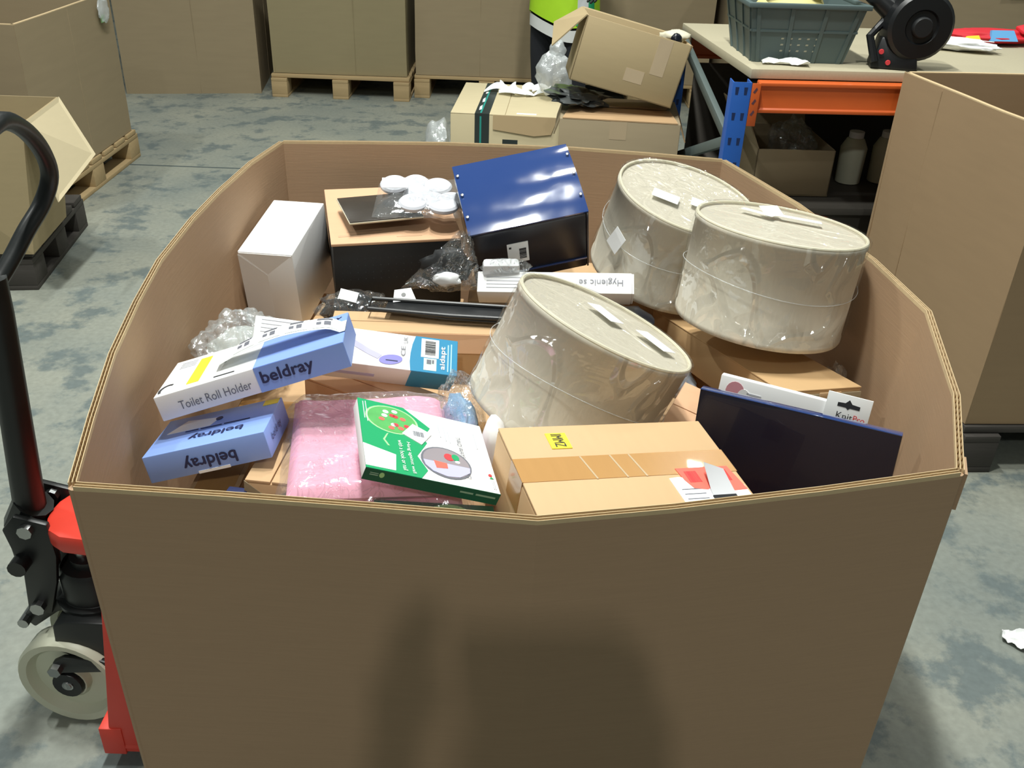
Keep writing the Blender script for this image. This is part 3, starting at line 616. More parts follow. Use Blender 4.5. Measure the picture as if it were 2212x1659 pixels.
# ------------------------------------------------------------------ people
def skin(name, P, E, m, parent, sub=2):
    me = bpy.data.meshes.new(name); me.from_pydata([p[0] for p in P], E, []); me.materials.append(m)
    o = bpy.data.objects.new(name, me); C.objects.link(o); o.parent = parent
    sk = o.modifiers.new('skin', 'SKIN'); sk.use_smooth_shade = True
    if not me.skin_vertices: me.skin_vertices.new()
    for i, p in enumerate(P):
        r = p[1] if isinstance(p[1], tuple) else (p[1], p[1]); me.skin_vertices[0].data[i].radius = r; me.skin_vertices[0].data[i].use_root = (i == 0)
    sb = o.modifiers.new('subd', 'SUBSURF'); sb.levels = sub; sb.render_levels = sub
    return o
def chain(E, *ids):
    for a, b in zip(ids, ids[1:]): E.append((a, b))
def person(root, arms, legs, top, trousers, hands=True, glove=None, vest=None, lean=0.0):
    # local: facing -y, z up; arms/legs = {side: (elbow, wrist)} / (knee, ankle)
    L = lambda y: lean * y
    hip = V((0, 0, 0.94)); B = [(tuple(hip), (0.15, 0.11)), ((0, -L(0.15), 1.12), (0.14, 0.10)), ((0, -L(0.4), 1.33), (0.17, 0.11)), ((0, -L(0.55), 1.47), (0.09, 0.08)), ((0, -L(0.62), 1.53), 0.055),
         ((0, -L(0.7) - 0.015, 1.62), (0.075, 0.09)), ((0, -L(0.75) - 0.01, 1.70), (0.07, 0.085))]
    E = []; chain(E, 0, 1, 2, 3, 4, 5, 6); T = [((0, 0, 0.90), (0.185, 0.14))] + [(B[i][0], (B[i][1][0] * 1.16 + 0.01, B[i][1][1] * 1.16 + 0.015)) for i in range(4)]; TE = []; chain(TE, 0, 1, 2, 3, 4)
    TR = [((0, 0, 0.95), (0.165, 0.125)), ((0, 0, 1.06), (0.155, 0.115))]; TRE = [(0, 1)]
    for s in (-1, 1):
        sh = V((s * 0.19, -L(0.52), 1.43)); el, wr = V(arms[s][0]), V(arms[s][1])
        k = len(B); B += [(tuple(sh), 0.055), (tuple(el), 0.04), (tuple(wr + (wr - el).normalized() * 0.035), 0.028)]; chain(E, 3, k, k + 1, k + 2)
        k = len(T); T += [(tuple(sh), 0.078), (tuple(el), 0.056), (tuple(el.lerp(wr, 0.9)), 0.043)]; chain(TE, 4, k, k + 1, k + 2)
        kn, an = V(legs[s][0]), V(legs[s][1]); hj = V((s * 0.095, 0, 0.88))
        k = len(B); B += [(tuple(hj), 0.085), (tuple(kn), 0.055), (tuple(an), 0.038)]; chain(E, 0, k, k + 1, k + 2)
        k = len(TR); TR += [(tuple(hj), 0.10), (tuple(kn), 0.072), (tuple(an + V((0, 0, 0.02))), 0.058)]; chain(TRE, 0, k, k + 1, k + 2)
        mb = MB(); mb.box(an.x - 0.045, an.y - 0.18, an.z - 0.075, an.x + 0.045, an.y + 0.07, an.z + 0.02); mb.build('shoe', black, root, 0.03)
        dr = (wr - el).normalized(); sd = V(arms[s][2]).normalized() if len(arms[s]) > 2 else V((0, -1, 0)); up = dr.cross(sd).normalized()
        H = [(tuple(wr), (0.026, 0.02)), (tuple(wr + dr * 0.05), (0.036, 0.016)), (tuple(wr + dr * 0.085), (0.038, 0.014))]; HE = []; chain(HE, 0, 1, 2)
        skin('palm', H, HE, glove or skinm, root)
        for j, (off, ln) in enumerate(((-0.028, 0.07), (-0.009, 0.08), (0.010, 0.075), (0.028, 0.058))):
            a = wr + dr * 0.075 + up * off; F = [(tuple(a), 0.009)]
            curl = arms[s][3] if len(arms[s]) > 3 else 0.5
            p = a; d_ = dr.copy()
            for i in range(3):
                p = p + d_ * (ln * (0.42, 0.33, 0.25)[i]); F.append((tuple(p), (0.0085, 0.008, 0.0065)[i])); d_ = (d_ + sd * curl).normalized()
            skin('finger', F, [(0, 1), (1, 2), (2, 3)], glove or skinm, root, 1)
        a = wr + dr * 0.03 + up * -0.026; p1 = a + (dr * 0.7 - up * 0.5 + sd * 0.4).normalized() * 0.035; p2 = p1 + (dr + sd * 0.5).normalized() * 0.03
        skin('thumb', [(tuple(a), 0.011), (tuple(p1), 0.010), (tuple(p2), 0.008)], [(0, 1), (1, 2)], glove or skinm, root, 1)
    skin('body', B, E, skinm, root); skin('top', T, TE, top, root); skin('trousers', TR, TRE, trousers, root)
    hd = V((0, -L(0.72) - 0.005, 1.665))
    blob('hair', hairm, root, 0.083, 0.098, 0.085, 3, 0.06, 3, 3, Matrix.Translation(hd + V((0, 0.02, 0.035))))
    for s in (-1, 1):
        blob('ear', skinm, root, 0.012, 0.02, 0.03, 3, 0.1, 2, 2, Matrix.Translation(hd + V((s * 0.078, 0, -0.02))))
        blob('eye', darkink, root, 0.012, 0.008, 0.008, 3, 0, 2, 2, Matrix.Translation(hd + V((s * 0.03, -0.082, -0.01))))
    blob('nose', skinm, root, 0.013, 0.022, 0.026, 3, 0.05, 2, 2, Matrix.Translation(hd + V((0, -0.088, -0.035))))
    blob('mouth', mat('lips', (170, 96, 90), 0.5), root, 0.024, 0.008, 0.007, 3, 0.05, 2, 2, Matrix.Translation(hd + V((0, -0.08, -0.075))))
wk = thing('person', 'person in a lime high-visibility vest and dark trousers behind cartons', 'person', Matrix.Translation((0.195, 5.32, 0)) @ rot(-35))
person(wk, {-1: ((-0.27, 0.0, 1.14), (-0.25, -0.10, 0.90)), 1: ((0.27, 0.02, 1.14), (0.26, -0.08, 0.90))}, {-1: ((-0.11, -0.02, 0.50), (-0.12, 0.03, 0.08)), 1: ((0.11, -0.03, 0.50), (0.12, 0.0, 0.08))}, shirt, darkcloth, glove=black)
def vest_fn(u, v):
    a = 2 * math.pi * u; z = 0.66 + 0.78 * v; rx = 0.205 - 0.02 * math.sin(v * 3) + 0.012 * math.sin(3 * a) * (1 - v); ry = 0.15 - 0.015 * v
    return (rx * math.cos(a), ry * math.sin(a), z + 0.03 * math.sin(2 * a) * (1 - v))
MB().grid(vest_fn, 40, 12, 0.004).build('vest', limec, wk, sharp=60)
MB().grid(lambda u, v: tuple(V(vest_fn(u, 0.0)) * 0.97 + V((0, 0, -0.055 + 0.06 * v))), 40, 3, 0.003).build('shirt_tail', shirt, wk, sharp=60)
MB().grid(lambda u, v: tuple(V(vest_fn(0.895 + 0.06 * u, 0.03 + 0.3 * v)) * 1.015), 6, 6, 0.002).build('white_panel', reflect, wk)
for v0, v1 in ((0.0, 0.03), (0.33, 0.36)): MB().grid(lambda u, v: tuple(V(vest_fn(0.89 + 0.10 * u, v0 + (v1 - v0) * v)) * 1.018), 6, 2, 0.002).build('green_trim', emerald, wk)
MB().grid(lambda u, v: tuple(V(vest_fn(0.955 + 0.035 * u, 0.0 + 0.36 * v)) * 1.02), 3, 6, 0.002).build('green_trim', emerald, wk)

ph = thing('person', 'photographer whose shadow falls on the front of pallet box', 'person', Matrix.Translation((0.0, -0.42, 0.0)) @ rot(180))
person(ph, {-1: ((-0.20, -0.06, 1.12), (-0.122, -0.285, 1.345), (0.6, -0.6, 0.2), 0.25), 1: ((0.21, -0.05, 1.13), (0.138, -0.285, 1.385), (-0.6, -0.6, 0.2), 0.25)},
       {-1: ((-0.11, 0.0, 0.50), (-0.12, 0.03, 0.08)), 1: ((0.11, 0.0, 0.50), (0.12, 0.03, 0.08))}, darkcloth, darkcloth)
MPH = Matrix(((_R.x, _U.x, -_F.x, 0), (_R.y, _U.y, -_F.y, 0), (_R.z, _U.z, -_F.z, 1.4543), (0, 0, 0, 1))) @ Matrix.Translation((0.002, -0.050, 0.022))
phn = thing('phone', 'phone held up by the photographer', 'phone', MPH)
MB().box(-0.078, -0.038, -0.004, 0.078, 0.038, 0.004).build('case', black, phn, 0.003)
MB().box(-0.066, -0.033, 0.004, 0.066, 0.033, 0.0048).build('screen', mat('dark_glass', (14, 16, 20), 0.05), phn)

# ------------------------------------------------------------------ workbench
wbn = thing('workbench', 'workbench of blue uprights and orange beam with chipboard top', 'workbench', (0.7, 2.9, 0))
WO = Matrix.Translation((-0.7, -2.9, 0))
def wp(mb, n, m, bevel=0.0, label=None):
    o = mb.build(n, m, wbn, bevel, M=WO)
    if label: o['label'] = label
    return o
wp(MB().prism([(0.678, 2.875, 0.872), (2.5, 3.00, 0.872), (2.5, 3.80, 0.872), (0.585, 3.68, 0.872)], (0, 0, 0.028)), 'bench_top', chip, 0.002)
bd = V((1.82, 0.13, 0)).normalized()
def beam(y, x0, x1, n='beam'):
    prof = [(0.0, 0.782), (0.0, 0.792), (0.006, 0.796), (0.006, 0.856), (0.0, 0.860), (0.0, 0.870), (0.045, 0.870), (0.045, 0.782)]
    a = V((x0, y, 0)); wp(MB().prism([(a.x, a.y + p, z) for p, z in prof], bd * (x1 - x0)), n, orange, 0.0015)
beam(2.830, 0.7005, 2.38); beam(3.64, 0.62, 2.4)
for (x, y) in ((0.646, 2.85), (0.58, 3.66), (2.42, 3.00), (2.40, 3.78)):
    s = 0.028; mb = MB()
    mb.prism([(x - s, y - s, 0), (x + s, y - s, 0), (x + s, y + s, 0), (x + s - 0.004, y + s, 0), (x + s - 0.004, y - s + 0.004, 0), (x - s + 0.004, y - s + 0.004, 0), (x - s + 0.004, y + s, 0), (x - s, y + s, 0)], (0, 0, 0.871))
    o = wp(mb, 'post', bluep, 0.0008)
    sl_ = MB()
    for k in range(11):
        z = 0.835 - k * 0.075
        for xo in (-0.014, 0.012): sl_.prism([(x + xo - 0.004, y - s - 0.0004, z), (x + xo + 0.004, y - s - 0.0004, z), (x + xo + 0.0055, y - s - 0.0004, z + 0.022), (x + xo - 0.0055, y - s - 0.0004, z + 0.022)], (0, 0.001, 0))
        sl_.prism([(x + s + 0.0004, y - 0.010, z), (x + s + 0.0004, y - 0.002, z), (x + s + 0.0004, y - 0.0005, z + 0.022), (x + s + 0.0004, y - 0.0115, z + 0.022)], (-0.001, 0, 0))
    e = sl_.build('keyhole_slots', mat('slot_shadow_blue', (18, 44, 92), 0.7), o); e['kind'] = 'stuff'
    MB().box(x - 0.06, y - 0.06, 0, x + 0.06, y + 0.06, 0.005).build('foot_plate', bluep, o)
mb = MB(); mb.box(0.6745, 2.818, 0.745, 0.700, 2.822, 0.870); mb.box(0.696, 2.822, 0.745, 0.700, 2.86, 0.870); cn = wp(mb, 'beam_connector', orange, 0.0008)
for z in (0.845, 0.812, 0.779): MB().prism([(0.679, 2.8175, z), (0.685, 2.8175, z - 0.004), (0.692, 2.8175, z + 0.008), (0.688, 2.8175, z + 0.014)], (0, 0.001, 0)).build('connector_hook', mat('slot_shadow_orange', (96, 60, 70), 0.7), cn)
for a, b in (((0.622, 2.88, 0.70), (0.572, 3.63, 0.86)), ((0.622, 2.88, 0.68), (0.572, 3.63, 0.40)), ((0.622, 2.88, 0.10), (0.572, 3.63, 0.36))):
    a, b = V(a), V(b); d_ = (b - a).normalized(); n_ = V((1, 0, 0)); u_ = d_.cross(n_).normalized() * 0.016
    wp(MB().prism([a - u_, b - u_, b + u_, a + u_], n_ * 0.02), 'brace', greysteel, 0.001)
dchip = mat('under_bench_dark', (70, 66, 60), 0.8, 0.1, 90)  # dark tone stands in for the gloom below the bench top
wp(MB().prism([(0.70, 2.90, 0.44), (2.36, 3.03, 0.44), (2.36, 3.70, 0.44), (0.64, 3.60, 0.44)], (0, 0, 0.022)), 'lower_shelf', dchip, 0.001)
wp(MB().prism([(0.64, 3.615, 0.02), (2.36, 3.72, 0.02), (2.36, 3.735, 0.02), (0.64, 3.63, 0.02)], (0, 0, 0.75)), 'back_panel', dchip, 0.001)  # added backdrop that keeps the space under the bench dark
wp(MB().prism([(0.70, 2.93, 0.03), (2.36, 3.06, 0.03), (2.36, 3.075, 0.03), (0.70, 2.945, 0.03)], (0, 0, 0.405)), 'dark_front_sheet', dchip, 0.001)  # added dark sheet, stands in for the darkness below the shelf
# items on it
crM = Matrix.Translation((0.835, 3.13, 0.9005)) @ rot(3)
cr = thing('plastic_crate', 'grey-green plastic crate on the workbench', 'crate', crM)
def crate_ring(w0, d0, z): return [(-w0/2, -d0/2, z), (w0/2, -d0/2, z), (w0/2, d0/2, z), (-w0/2, d0/2, z)]
A, B = crate_ring(0.285, 0.27, 0.0), crate_ring(0.35, 0.33, 0.165)
for i, n in enumerate(('front_wall', 'right_wall', 'back_wall', 'left_wall')):
    a, b, c, d_ = V(A[i]), V(A[(i + 1) % 4]), V(B[(i + 1) % 4]), V(B[i]); nn = (b - a).cross(d_ - a).normalized()
    o = MB().prism([a, b, c, d_], -nn * 0.004).build(n, cratem, cr)
    for t_ in (0.06, 0.36, 0.66, 0.94):
        p, q_ = a.lerp(b, t_), d_.lerp(c, t_); e_ = (b - a).normalized() * 0.006
        MB().prism([p - e_, p + e_, q_ + e_, q_ - e_], nn * 0.004).build('rib', cratem, o)
    h0, h1 = a.lerp(d_, 0.55), b.lerp(c, 0.55); MB().prism([h0, h1, h1 + V((0, 0, 0.006)), h0 + V((0, 0, 0.006))], nn * 0.004).build('rib', cratem, o)
    if i == 0:
        mb = MB()
        for r_ in range(3):
            for k in range(5):
                p = a.lerp(b, 0.30 + k * 0.085).lerp(d_.lerp(c, 0.30 + k * 0.085), 0.20 + 0.11 * r_); mb.prism([p + V((-0.004, 0, 0)), p + V((0.004, 0, 0)), p + V((0.006, 0, 0.008)), p + V((-0.002, 0, 0.008))], nn * 0.0008)
        e = mb.build('drain_holes', mat('pale_hole', (176, 172, 150), 0.8), o); e['kind'] = 'stuff'
MB().prism(A, (0, 0, 0.004)).build('base_board', cratem, cr)
rt, rb = crate_ring(0.372, 0.352, 0.160), crate_ring(0.34, 0.32, 0.160)
mb = MB(); mb.add([V(p) for p in rt] + [V(p) for p in rb] + [V(p) + V((0, 0, 0.014)) for p in rt] + [V(p) + V((0, 0, 0.014)) for p in rb],
    [f for i in range(4) for f in ((i, (i+1)%4, 4+(i+1)%4, 4+i), (8+i, 12+i, 12+(i+1)%4, 8+(i+1)%4), (i, 8+i, 8+(i+1)%4, (i+1)%4), (4+i, 4+(i+1)%4, 12+(i+1)%4, 12+i))])
mb.build('rim', cratem, cr, 0.002)
en = thing('paper_envelope', 'yellowish padded envelope inside the grey-green crate', 'envelope', Matrix.Translation((0.83, 3.12, 0.906)) @ rot(4))
blob('envelope_body', envelope, en, 0.12, 0.10, 0.09, 9, 0.15, 1.6, 4, Matrix.Translation((0, 0, 0.098)))
MB().grid(lambda u, v: (-0.10 + 0.2 * u, -0.05 + 0.10 * v, 0.186 + 0.012 * math.sin(4 * u) + 0.01 * v), 8, 4, 0.002).build('envelope_flap', envelope, en)
def scrap(label, M, sx, sy, seed, m=whitep, name='paper_scrap', cat='paper', h=0.018, group=None):
    o = MB().grid(lambda u, v: (sx * (u - 0.5), sy * (v - 0.5) * (1 + 0.35 * math.sin(5 * u + seed)), 0.003 + h * abs(nz((u * 2, v * 2, seed), 1.3, seed))), 16, 10, 0.0008).build(name, m)
    o.matrix_world = M; tag(o, label, cat, group); return o
scrap('white tissue scrap on the bench edge before the crate', Matrix.Translation((0.795, 2.955, 0.9015)) @ rot(-6), 0.14, 0.035, 3)
clb = thing('white_pouch', 'white cloth pouch lying on the workbench beside the red pouch', 'pouch', Matrix.Translation((1.455, 3.33, 0.9005)) @ rot(-24))
blob('pouch_body', foam, clb, 0.14, 0.055, 0.018, 17, 0.25, 2.0, 4, Matrix.Translation((0, 0, 0.021))); MB().box(-0.12, -0.002, 0.036, 0.12, 0.002, 0.038).build('seam_line', whitep, clb)
rp = thing('red_pouch', 'red pouch with light blue label on the workbench', 'pouch', Matrix.Translation((1.64, 3.475, 0.9005)) @ rot(6))
blob('pouch_body', redfab, rp, 0.20, 0.06, 0.024, 18, 0.22, 1.8, 4, Matrix.Translation((0, 0, 0.026)))
MB().prism([(0.08, -0.055, 0.04), (0.25, -0.055, 0.07), (0.25, 0.0, 0.09), (0.08, 0.0, 0.05)], (0, 0, 0.012)).build('raised_end', redfab, rp, 0.005)
MB().prism([(-0.04, -0.060, 0.018), (0.06, -0.060, 0.018), (0.05, -0.035, 0.05), (-0.03, -0.035, 0.05)], (0, -0.012, 0.003)).build('blue_label', bluelab, rp)
MB().prism([(-0.14, -0.063, 0.012), (-0.07, -0.066, 0.012), (-0.08, -0.05, 0.035), (-0.12, -0.05, 0.032)], (0, -0.008, 0.002)).build('yellow_label', yellow, rp)
# black machine
mcM = Matrix.Translation((1.13, 2.985, 0.9005)) @ rot(-12)
mc = thing('black_machine', 'black machine with a round drum and raised arm on workbench', 'machine', mcM)
MB().prism([(-0.07, -0.05, 0), (0.07, -0.05, 0), (0.06, -0.04, 0.05), (0.02, -0.03, 0.10), (-0.05, -0.03, 0.09)], (0, 0.11, 0)).build('base', black, mc, 0.008)
DM = Matrix.Translation((0.045, 0.0, 0.125)) @ Matrix.Rotation(R(90), 4, 'X') @ Matrix.Rotation(R(12), 4, 'Y')
dr_ = MB().lathe([(0.02, -0.05), (0.085, -0.05), (0.098, -0.04), (0.10, 0.0), (0.098, 0.035), (0.088, 0.045), (0.05, 0.046), (0.045, 0.040), (0.02, 0.040)], 36, DM).build('drum', black, mc)
MB().lathe([(0.002, 0.056), (0.026, 0.056), (0.030, 0.050), (0.030, 0.038), (0.002, 0.038)], 24, DM).build('hub', blacksatin, dr_)
MB().tube([(0.03, 0.0, 0.11), (-0.05, 0.01, 0.17), (-0.14, 0.02, 0.235)], [0.035, 0.030, 0.024], 12).build('arm', black, mc)
MB().tube([(-0.06, -0.055, 0.02), (-0.085, -0.03, 0.09), (-0.05, 0.0, 0.13)], 0.012, 8).build('cable_guard', black, mc)
for x, z in ((-0.045, 0.05), (-0.02, 0.02)): MB().lathe([(0.001, 0.004), (0.007, 0.004), (0.008, 0), (0.001, 0)], 10, Matrix.Translation((x, -0.048, z)) @ Matrix.Rotation(R(90), 4, 'X')).build('red_button', redp, mc)
blob('clear_wrap', filmc, mc, 0.035, 0.02, 0.025, 5, 0.4, 2.5, 3, Matrix.Translation((-0.01, -0.03, 0.225)))
tb = thing('tape_bundle', 'crumpled cream tape bundle hanging over the far bench end', 'tape', (0.520, 3.42, 0.868))
blob('tape_wad', cream, tb, 0.05, 0.05, 0.022, 23, 0.3, 2.0, 3, Matrix.Translation((0, 0, 0.026))); blob('blue_end', navyside, tb, 0.02, 0.012, 0.02, 24, 0.2, 2, 3, Matrix.Translation((0.0, -0.05, 0.024)))
# under it
D = (0.26, 0.34, 0.155)
uc = thing('open_carton', 'open brown carton on the shelf under the workbench', 'carton', Matrix.Translation((0.895, 3.20, 0.4655)) @ rot(3))
W_, d, H = D; m = card3
MB().box(-W_/2, -d/2, 0, W_/2, -d/2 + th, H).build('front_wall', m, uc, 0.001); MB().box(-W_/2, d/2 - th, 0, W_/2, d/2, H).build('back_wall', m, uc, 0.001)
MB().box(-W_/2, -d/2, 0, -W_/2 + th, d/2, H).build('left_wall', m, uc, 0.001); MB().box(W_/2 - th, -d/2, 0, W_/2, d/2, H).build('right_wall', m, uc, 0.001); MB().box(-W_/2, -d/2, 0, W_/2, d/2, th).build('base_flap', m, uc)
flap(uc, [(-W_/2, -d/2, H), (-W_/2, d/2, H), (-W_/2 - 0.05, d/2, H + 0.10), (-W_/2 - 0.05, -d/2, H + 0.10)], m); flap(uc, [(W_/2, d/2, H), (-W_/2, d/2, H), (-W_/2, d/2 + 0.06, H + 0.13), (W_/2, d/2 + 0.06, H + 0.13)], m)
ub = thing('plastic_bag', 'shiny clear plastic bag in the carton under the workbench', 'bag', (0.93, 3.20, 0.472))
blob('bag_body', filmc, ub, 0.075, 0.09, 0.085, 31, 0.35, 2.5, 4, Matrix.Translation((0, 0, 0.118)))
for k in range(2):
    b_ = thing('white_tub', ['pale tub on the shelf under the workbench, nearer the carton', 'pale tub on the shelf under the workbench, farther from the carton'][k], 'tub', (1.155 + 0.12 * k, 3.22 + 0.02 * k, 0.4655))
    MB().lathe([(0.035, 0), (0.042, 0.0), (0.045, 0.12), (0.03, 0.15), (0.022, 0.155)], 20).build('tub_body', nylon, b_); MB().lathe([(0.001, 0.155), (0.025, 0.155), (0.025, 0.175), (0.001, 0.175)], 16).build('cap', white, b_)

# floor litter
fp_ = scrap('crumpled white paper on the floor right of the pallet box', Matrix.Translation((1.13, 1.47, 0.0015)) @ rot(-25), 0.10, 0.05, 5, h=0.03)

# ------------------------------------------------------------------ contents: the lower layer of cartons
def bed(label, x0, x1, y0, y1, z1, seam='u', yaw=0):
    D = (x1 - x0, y1 - y0, z1 - 0.151)
    return carton(label, Matrix.Translation(((x0 + x1) / 2, (y0 + y1) / 2, 0.151)) @ rot(yaw), D, card2, group='plain brown cartons deep in the pallet box', seam=seam, bevel=0.002)
bed('plain brown carton under the blue retail box, front left of pallet box', -0.455, -0.385, 0.90, 1.17, 0.645, 'v')
bed('plain brown carton deep under the pink cloth', -0.355, -0.025, 0.88, 1.17, 0.615)
bed('plain brown carton deep under the yellow-stickered carton', -0.01, 0.255, 0.90, 1.15, 0.575)
bed('plain brown carton deep under the dark navy panel', 0.275, 0.485, 0.98, 1.29, 0.51, 'v')
bed('plain brown carton below the white and teal box', -0.47, -0.20, 1.20, 1.50, 0.60)
bed('plain brown carton below the tilted nearest lampshade', -0.18, 0.24, 1.19, 1.505, 0.575)
bed('plain brown carton deep below the long thin carton', 0.265, 0.45, 1.32, 1.86, 0.50, 'v')
bed('plain brown carton deep under the tall white box', -0.475, -0.12, 1.62, 1.98, 0.53)
bed('plain brown carton under the glossy blue bin', -0.10, 0.205, 1.61, 2.03, 0.612)
bed('plain brown carton under the rearmost lampshade', 0.235, 0.435, 1.875, 2.03, 0.60)

def bp(c, D, yaw, tx, ty, H=None):
    """pose of a box whose top stays where the fit put it while its height becomes H"""
    D = list(D); r = rot(yaw, tx, ty); c = V(c)
    if H: c = c + (r @ V((0, 0, (D[2] - H) / 2))); D[2] = H
    return pose(c, D, yaw, tx, ty), tuple(D)

# tall white box
M, D = bp((-0.501, 1.884, 0.657), (0.116, 0.230, 0.155), -6.0, 8.1, -1.4, 0.19)
t = thing('white_box', 'tall plain white box with a folded end against the left panel', 'box', M)
MB().box(-D[0]/2, -D[1]/2, 0, D[0]/2, D[1]/2, D[2]).build('body', white, t, 0.0025)
patch(t, D, 'front', [(0.02, 0.985), (0.5, 0.74), (0.98, 0.985)], white, 'end_flap', 0.0012)
patch(t, D, 'front', [(0.0, 0.0), (0.49, 0.0), (0.49, 0.72), (0.0, 0.96)], white, 'end_flap', 0.0006)
# large brown box with a black front
M, D = bp((-0.276, 1.906, 0.709), (0.260, 0.295, 0.107), 13.4, 2.5, 0.4, 0.15)
t = thing('brown_box', 'brown topped box with a black front behind crumpled bags', 'box', M)
MB().box(-D[0]/2, -D[1]/2, 0, D[0]/2, D[1]/2, D[2] - 0.006).build('body', blacksatin, t, 0.002)
MB().box(-D[0]/2 - 0.003, -D[1]/2 - 0.003, D[2] - 0.006, D[0]/2 + 0.003, D[1]/2 + 0.003, D[2]).build('lid', card4, t, 0.0015)
lines(t, D, 'top', [(0.05, 0.10, 0.30, 0.13), (0.12, 0.17, 0.40, 0.19), (0.5, 0.06, 0.7, 0.075)], mat('scuffed_kraft', (200, 164, 132), 0.8), 'scuff', 0.0004)
lines(t, D, 'front', [(0.06 + 0.06 * (k % 14), 0.75 - 0.1 * (k // 14), 0.066 + 0.06 * (k % 14), 0.765 - 0.1 * (k // 14)) for k in range(56)], mat('faint_dot_print', (46, 50, 52), 0.5), 'dot_print')
# dark tile
M, D = bp((-0.291, 1.858, 0.786), (0.152, 0.136, 0.008), 21, 2, 0.5)
t = thing('dark_tile', 'dark flat wrapped tile lying on the brown topped box', 'tile', Matrix.Translation((0, 0, 0.001)) @ M)
MB().box(-D[0]/2, -D[1]/2, 0, D[0]/2, D[1]/2, D[2]).build('panel', darkgrey, t, 0.001)
MB().box(-D[0]/2 - 0.001, -D[1]/2 - 0.001, 0.002, D[0]/2 + 0.001, D[1]/2 + 0.001, 0.0055).build('pale_edge', cream, t, 0.0005)
# bag of white discs
discm = mat('pale_disc', (206, 208, 216), 0.5)
t = thing('disc_bag', 'clear bag of white discs with a paper label on brown box', 'bag', Matrix.Translation((-0.200, 1.905, 0.788)) @ rot(4))
for k, (x, y, a) in enumerate(((-0.068, 0.058, 18), (-0.022, 0.055, 22), (0.026, 0.034, 14), (0.012, -0.040, 10), (0.056, -0.048, 8), (-0.022, -0.070, 12), (0.040, -0.078, 5), (-0.015, -0.015, 16))):
    MB().lathe([(0.001, 0), (0.027, 0), (0.031, 0.004), (0.031, 0.009), (0.027, 0.013), (0.001, 0.013)], 28, Matrix.Translation((x, y, 0.012 + 0.002 * (k % 3))) @ Matrix.Rotation(R(a), 4, 'X')).build('disc', discm, t)
MB().grid(lambda u, v: ((u - 0.5) * 0.21, (v - 0.5) * 0.215, 0.004 + 0.026 * (min(1, 5 * min(u, 1 - u)) * min(1, 5 * min(v, 1 - v))) ** 0.6 + 0.006 * nz((u * 3, v * 3, 0), 1.4, 41) * min(1, 5 * min(u, 1 - u, v, 1 - v))), 40, 40).build('bag_film', filmp, t, sharp=80)
pl_ = MB().box(-0.027, -0.019, 0, 0.027, 0.019, 0.0008).build('paper_label', whitep, t, M=Matrix.Translation((-0.062, -0.018, 0.047)) @ rot(2, 14, 0))
lines(pl_, (0.054, 0.038, 0.0008), 'top', [(0.15, 0.75, 0.7, 0.8), (0.1, 0.58, 0.8, 0.63), (0.3, 0.25, 0.36, 0.36), (0.48, 0.2, 0.56, 0.32), (0.7, 0.25, 0.85, 0.38)], faintink, lift=0.0004)
# glossy blue bin
D = (0.238, 0.189, 0.171); M = pose((0.006, 1.829, 0.790), D, 12.2, 27.7, -5.6)
t = thing('blue_bin', 'glossy navy blue bin with curved lid tilted against back panel', 'bin', M)
W_, d, H = D; prof = [(-d/2, 0.004), (-d/2, H - 0.012)] + [(-d/2 + d * i / 10, H - 0.004 + 0.010 * (1 - (2 * i / 10 - 1) ** 2)) for i in range(11)] + [(d/2, 0.004)]
MB().prism([(-W_/2 + 0.004, y, z * 0.985) for y, z in prof], (W_ - 0.008, 0, 0)).build('body', navyside, t, 0.003)
MB().grid(lambda u, v: (-W_/2 + W_ * u, -d/2 - 0.001 + (d + 0.002) * v, H - 0.002 + 0.010 * (1 - (2 * v - 1) ** 2) + 0.0007 * nz((u * 3, v * 3, 0), 1, 3)), 24, 20, 0.004).build('lid', navy, t, sharp=50)
for s in (-1, 1):
    MB().prism([(s * W_/2 - (0.004 if s > 0 else 0), y * 1.012, z) for y, z in prof], (0.004, 0, 0)).build('end_panel', navyd, t, 0.001)
    for k in (0.2, 0.5, 0.8): MB().lathe([(0.001, 0.0015), (0.003, 0.001), (0.0035, 0), (0.001, 0)], 10, Matrix.Translation((s * (W_/2 - 0.006), -d/2 + d * k, H + 0.002 + 0.010 * (1 - (2 * k - 1) ** 2)))).build('glint_stud', steel, t)  # bright studs stand in for reflection dots on the glossy lid
MB().box(-W_/2 + 0.02, -d/2 - 0.002, 0.030, W_/2 - 0.004, -d/2, 0.034).build('trim_line', navy, t)
patch(t, D, 'front', (0.30, 0.36, 0.48, 0.70), whitep, 'sticker', 0.0012, 'white barcode sticker'); barcode(t, D, 'front', 0.40, 0.42, 0.46, 0.60, darkink, 5, 'v', lift=0.0018); lines(t, D, 'front', [(0.315, 0.62, 0.335, 0.65)], darkink, lift=0.0018)

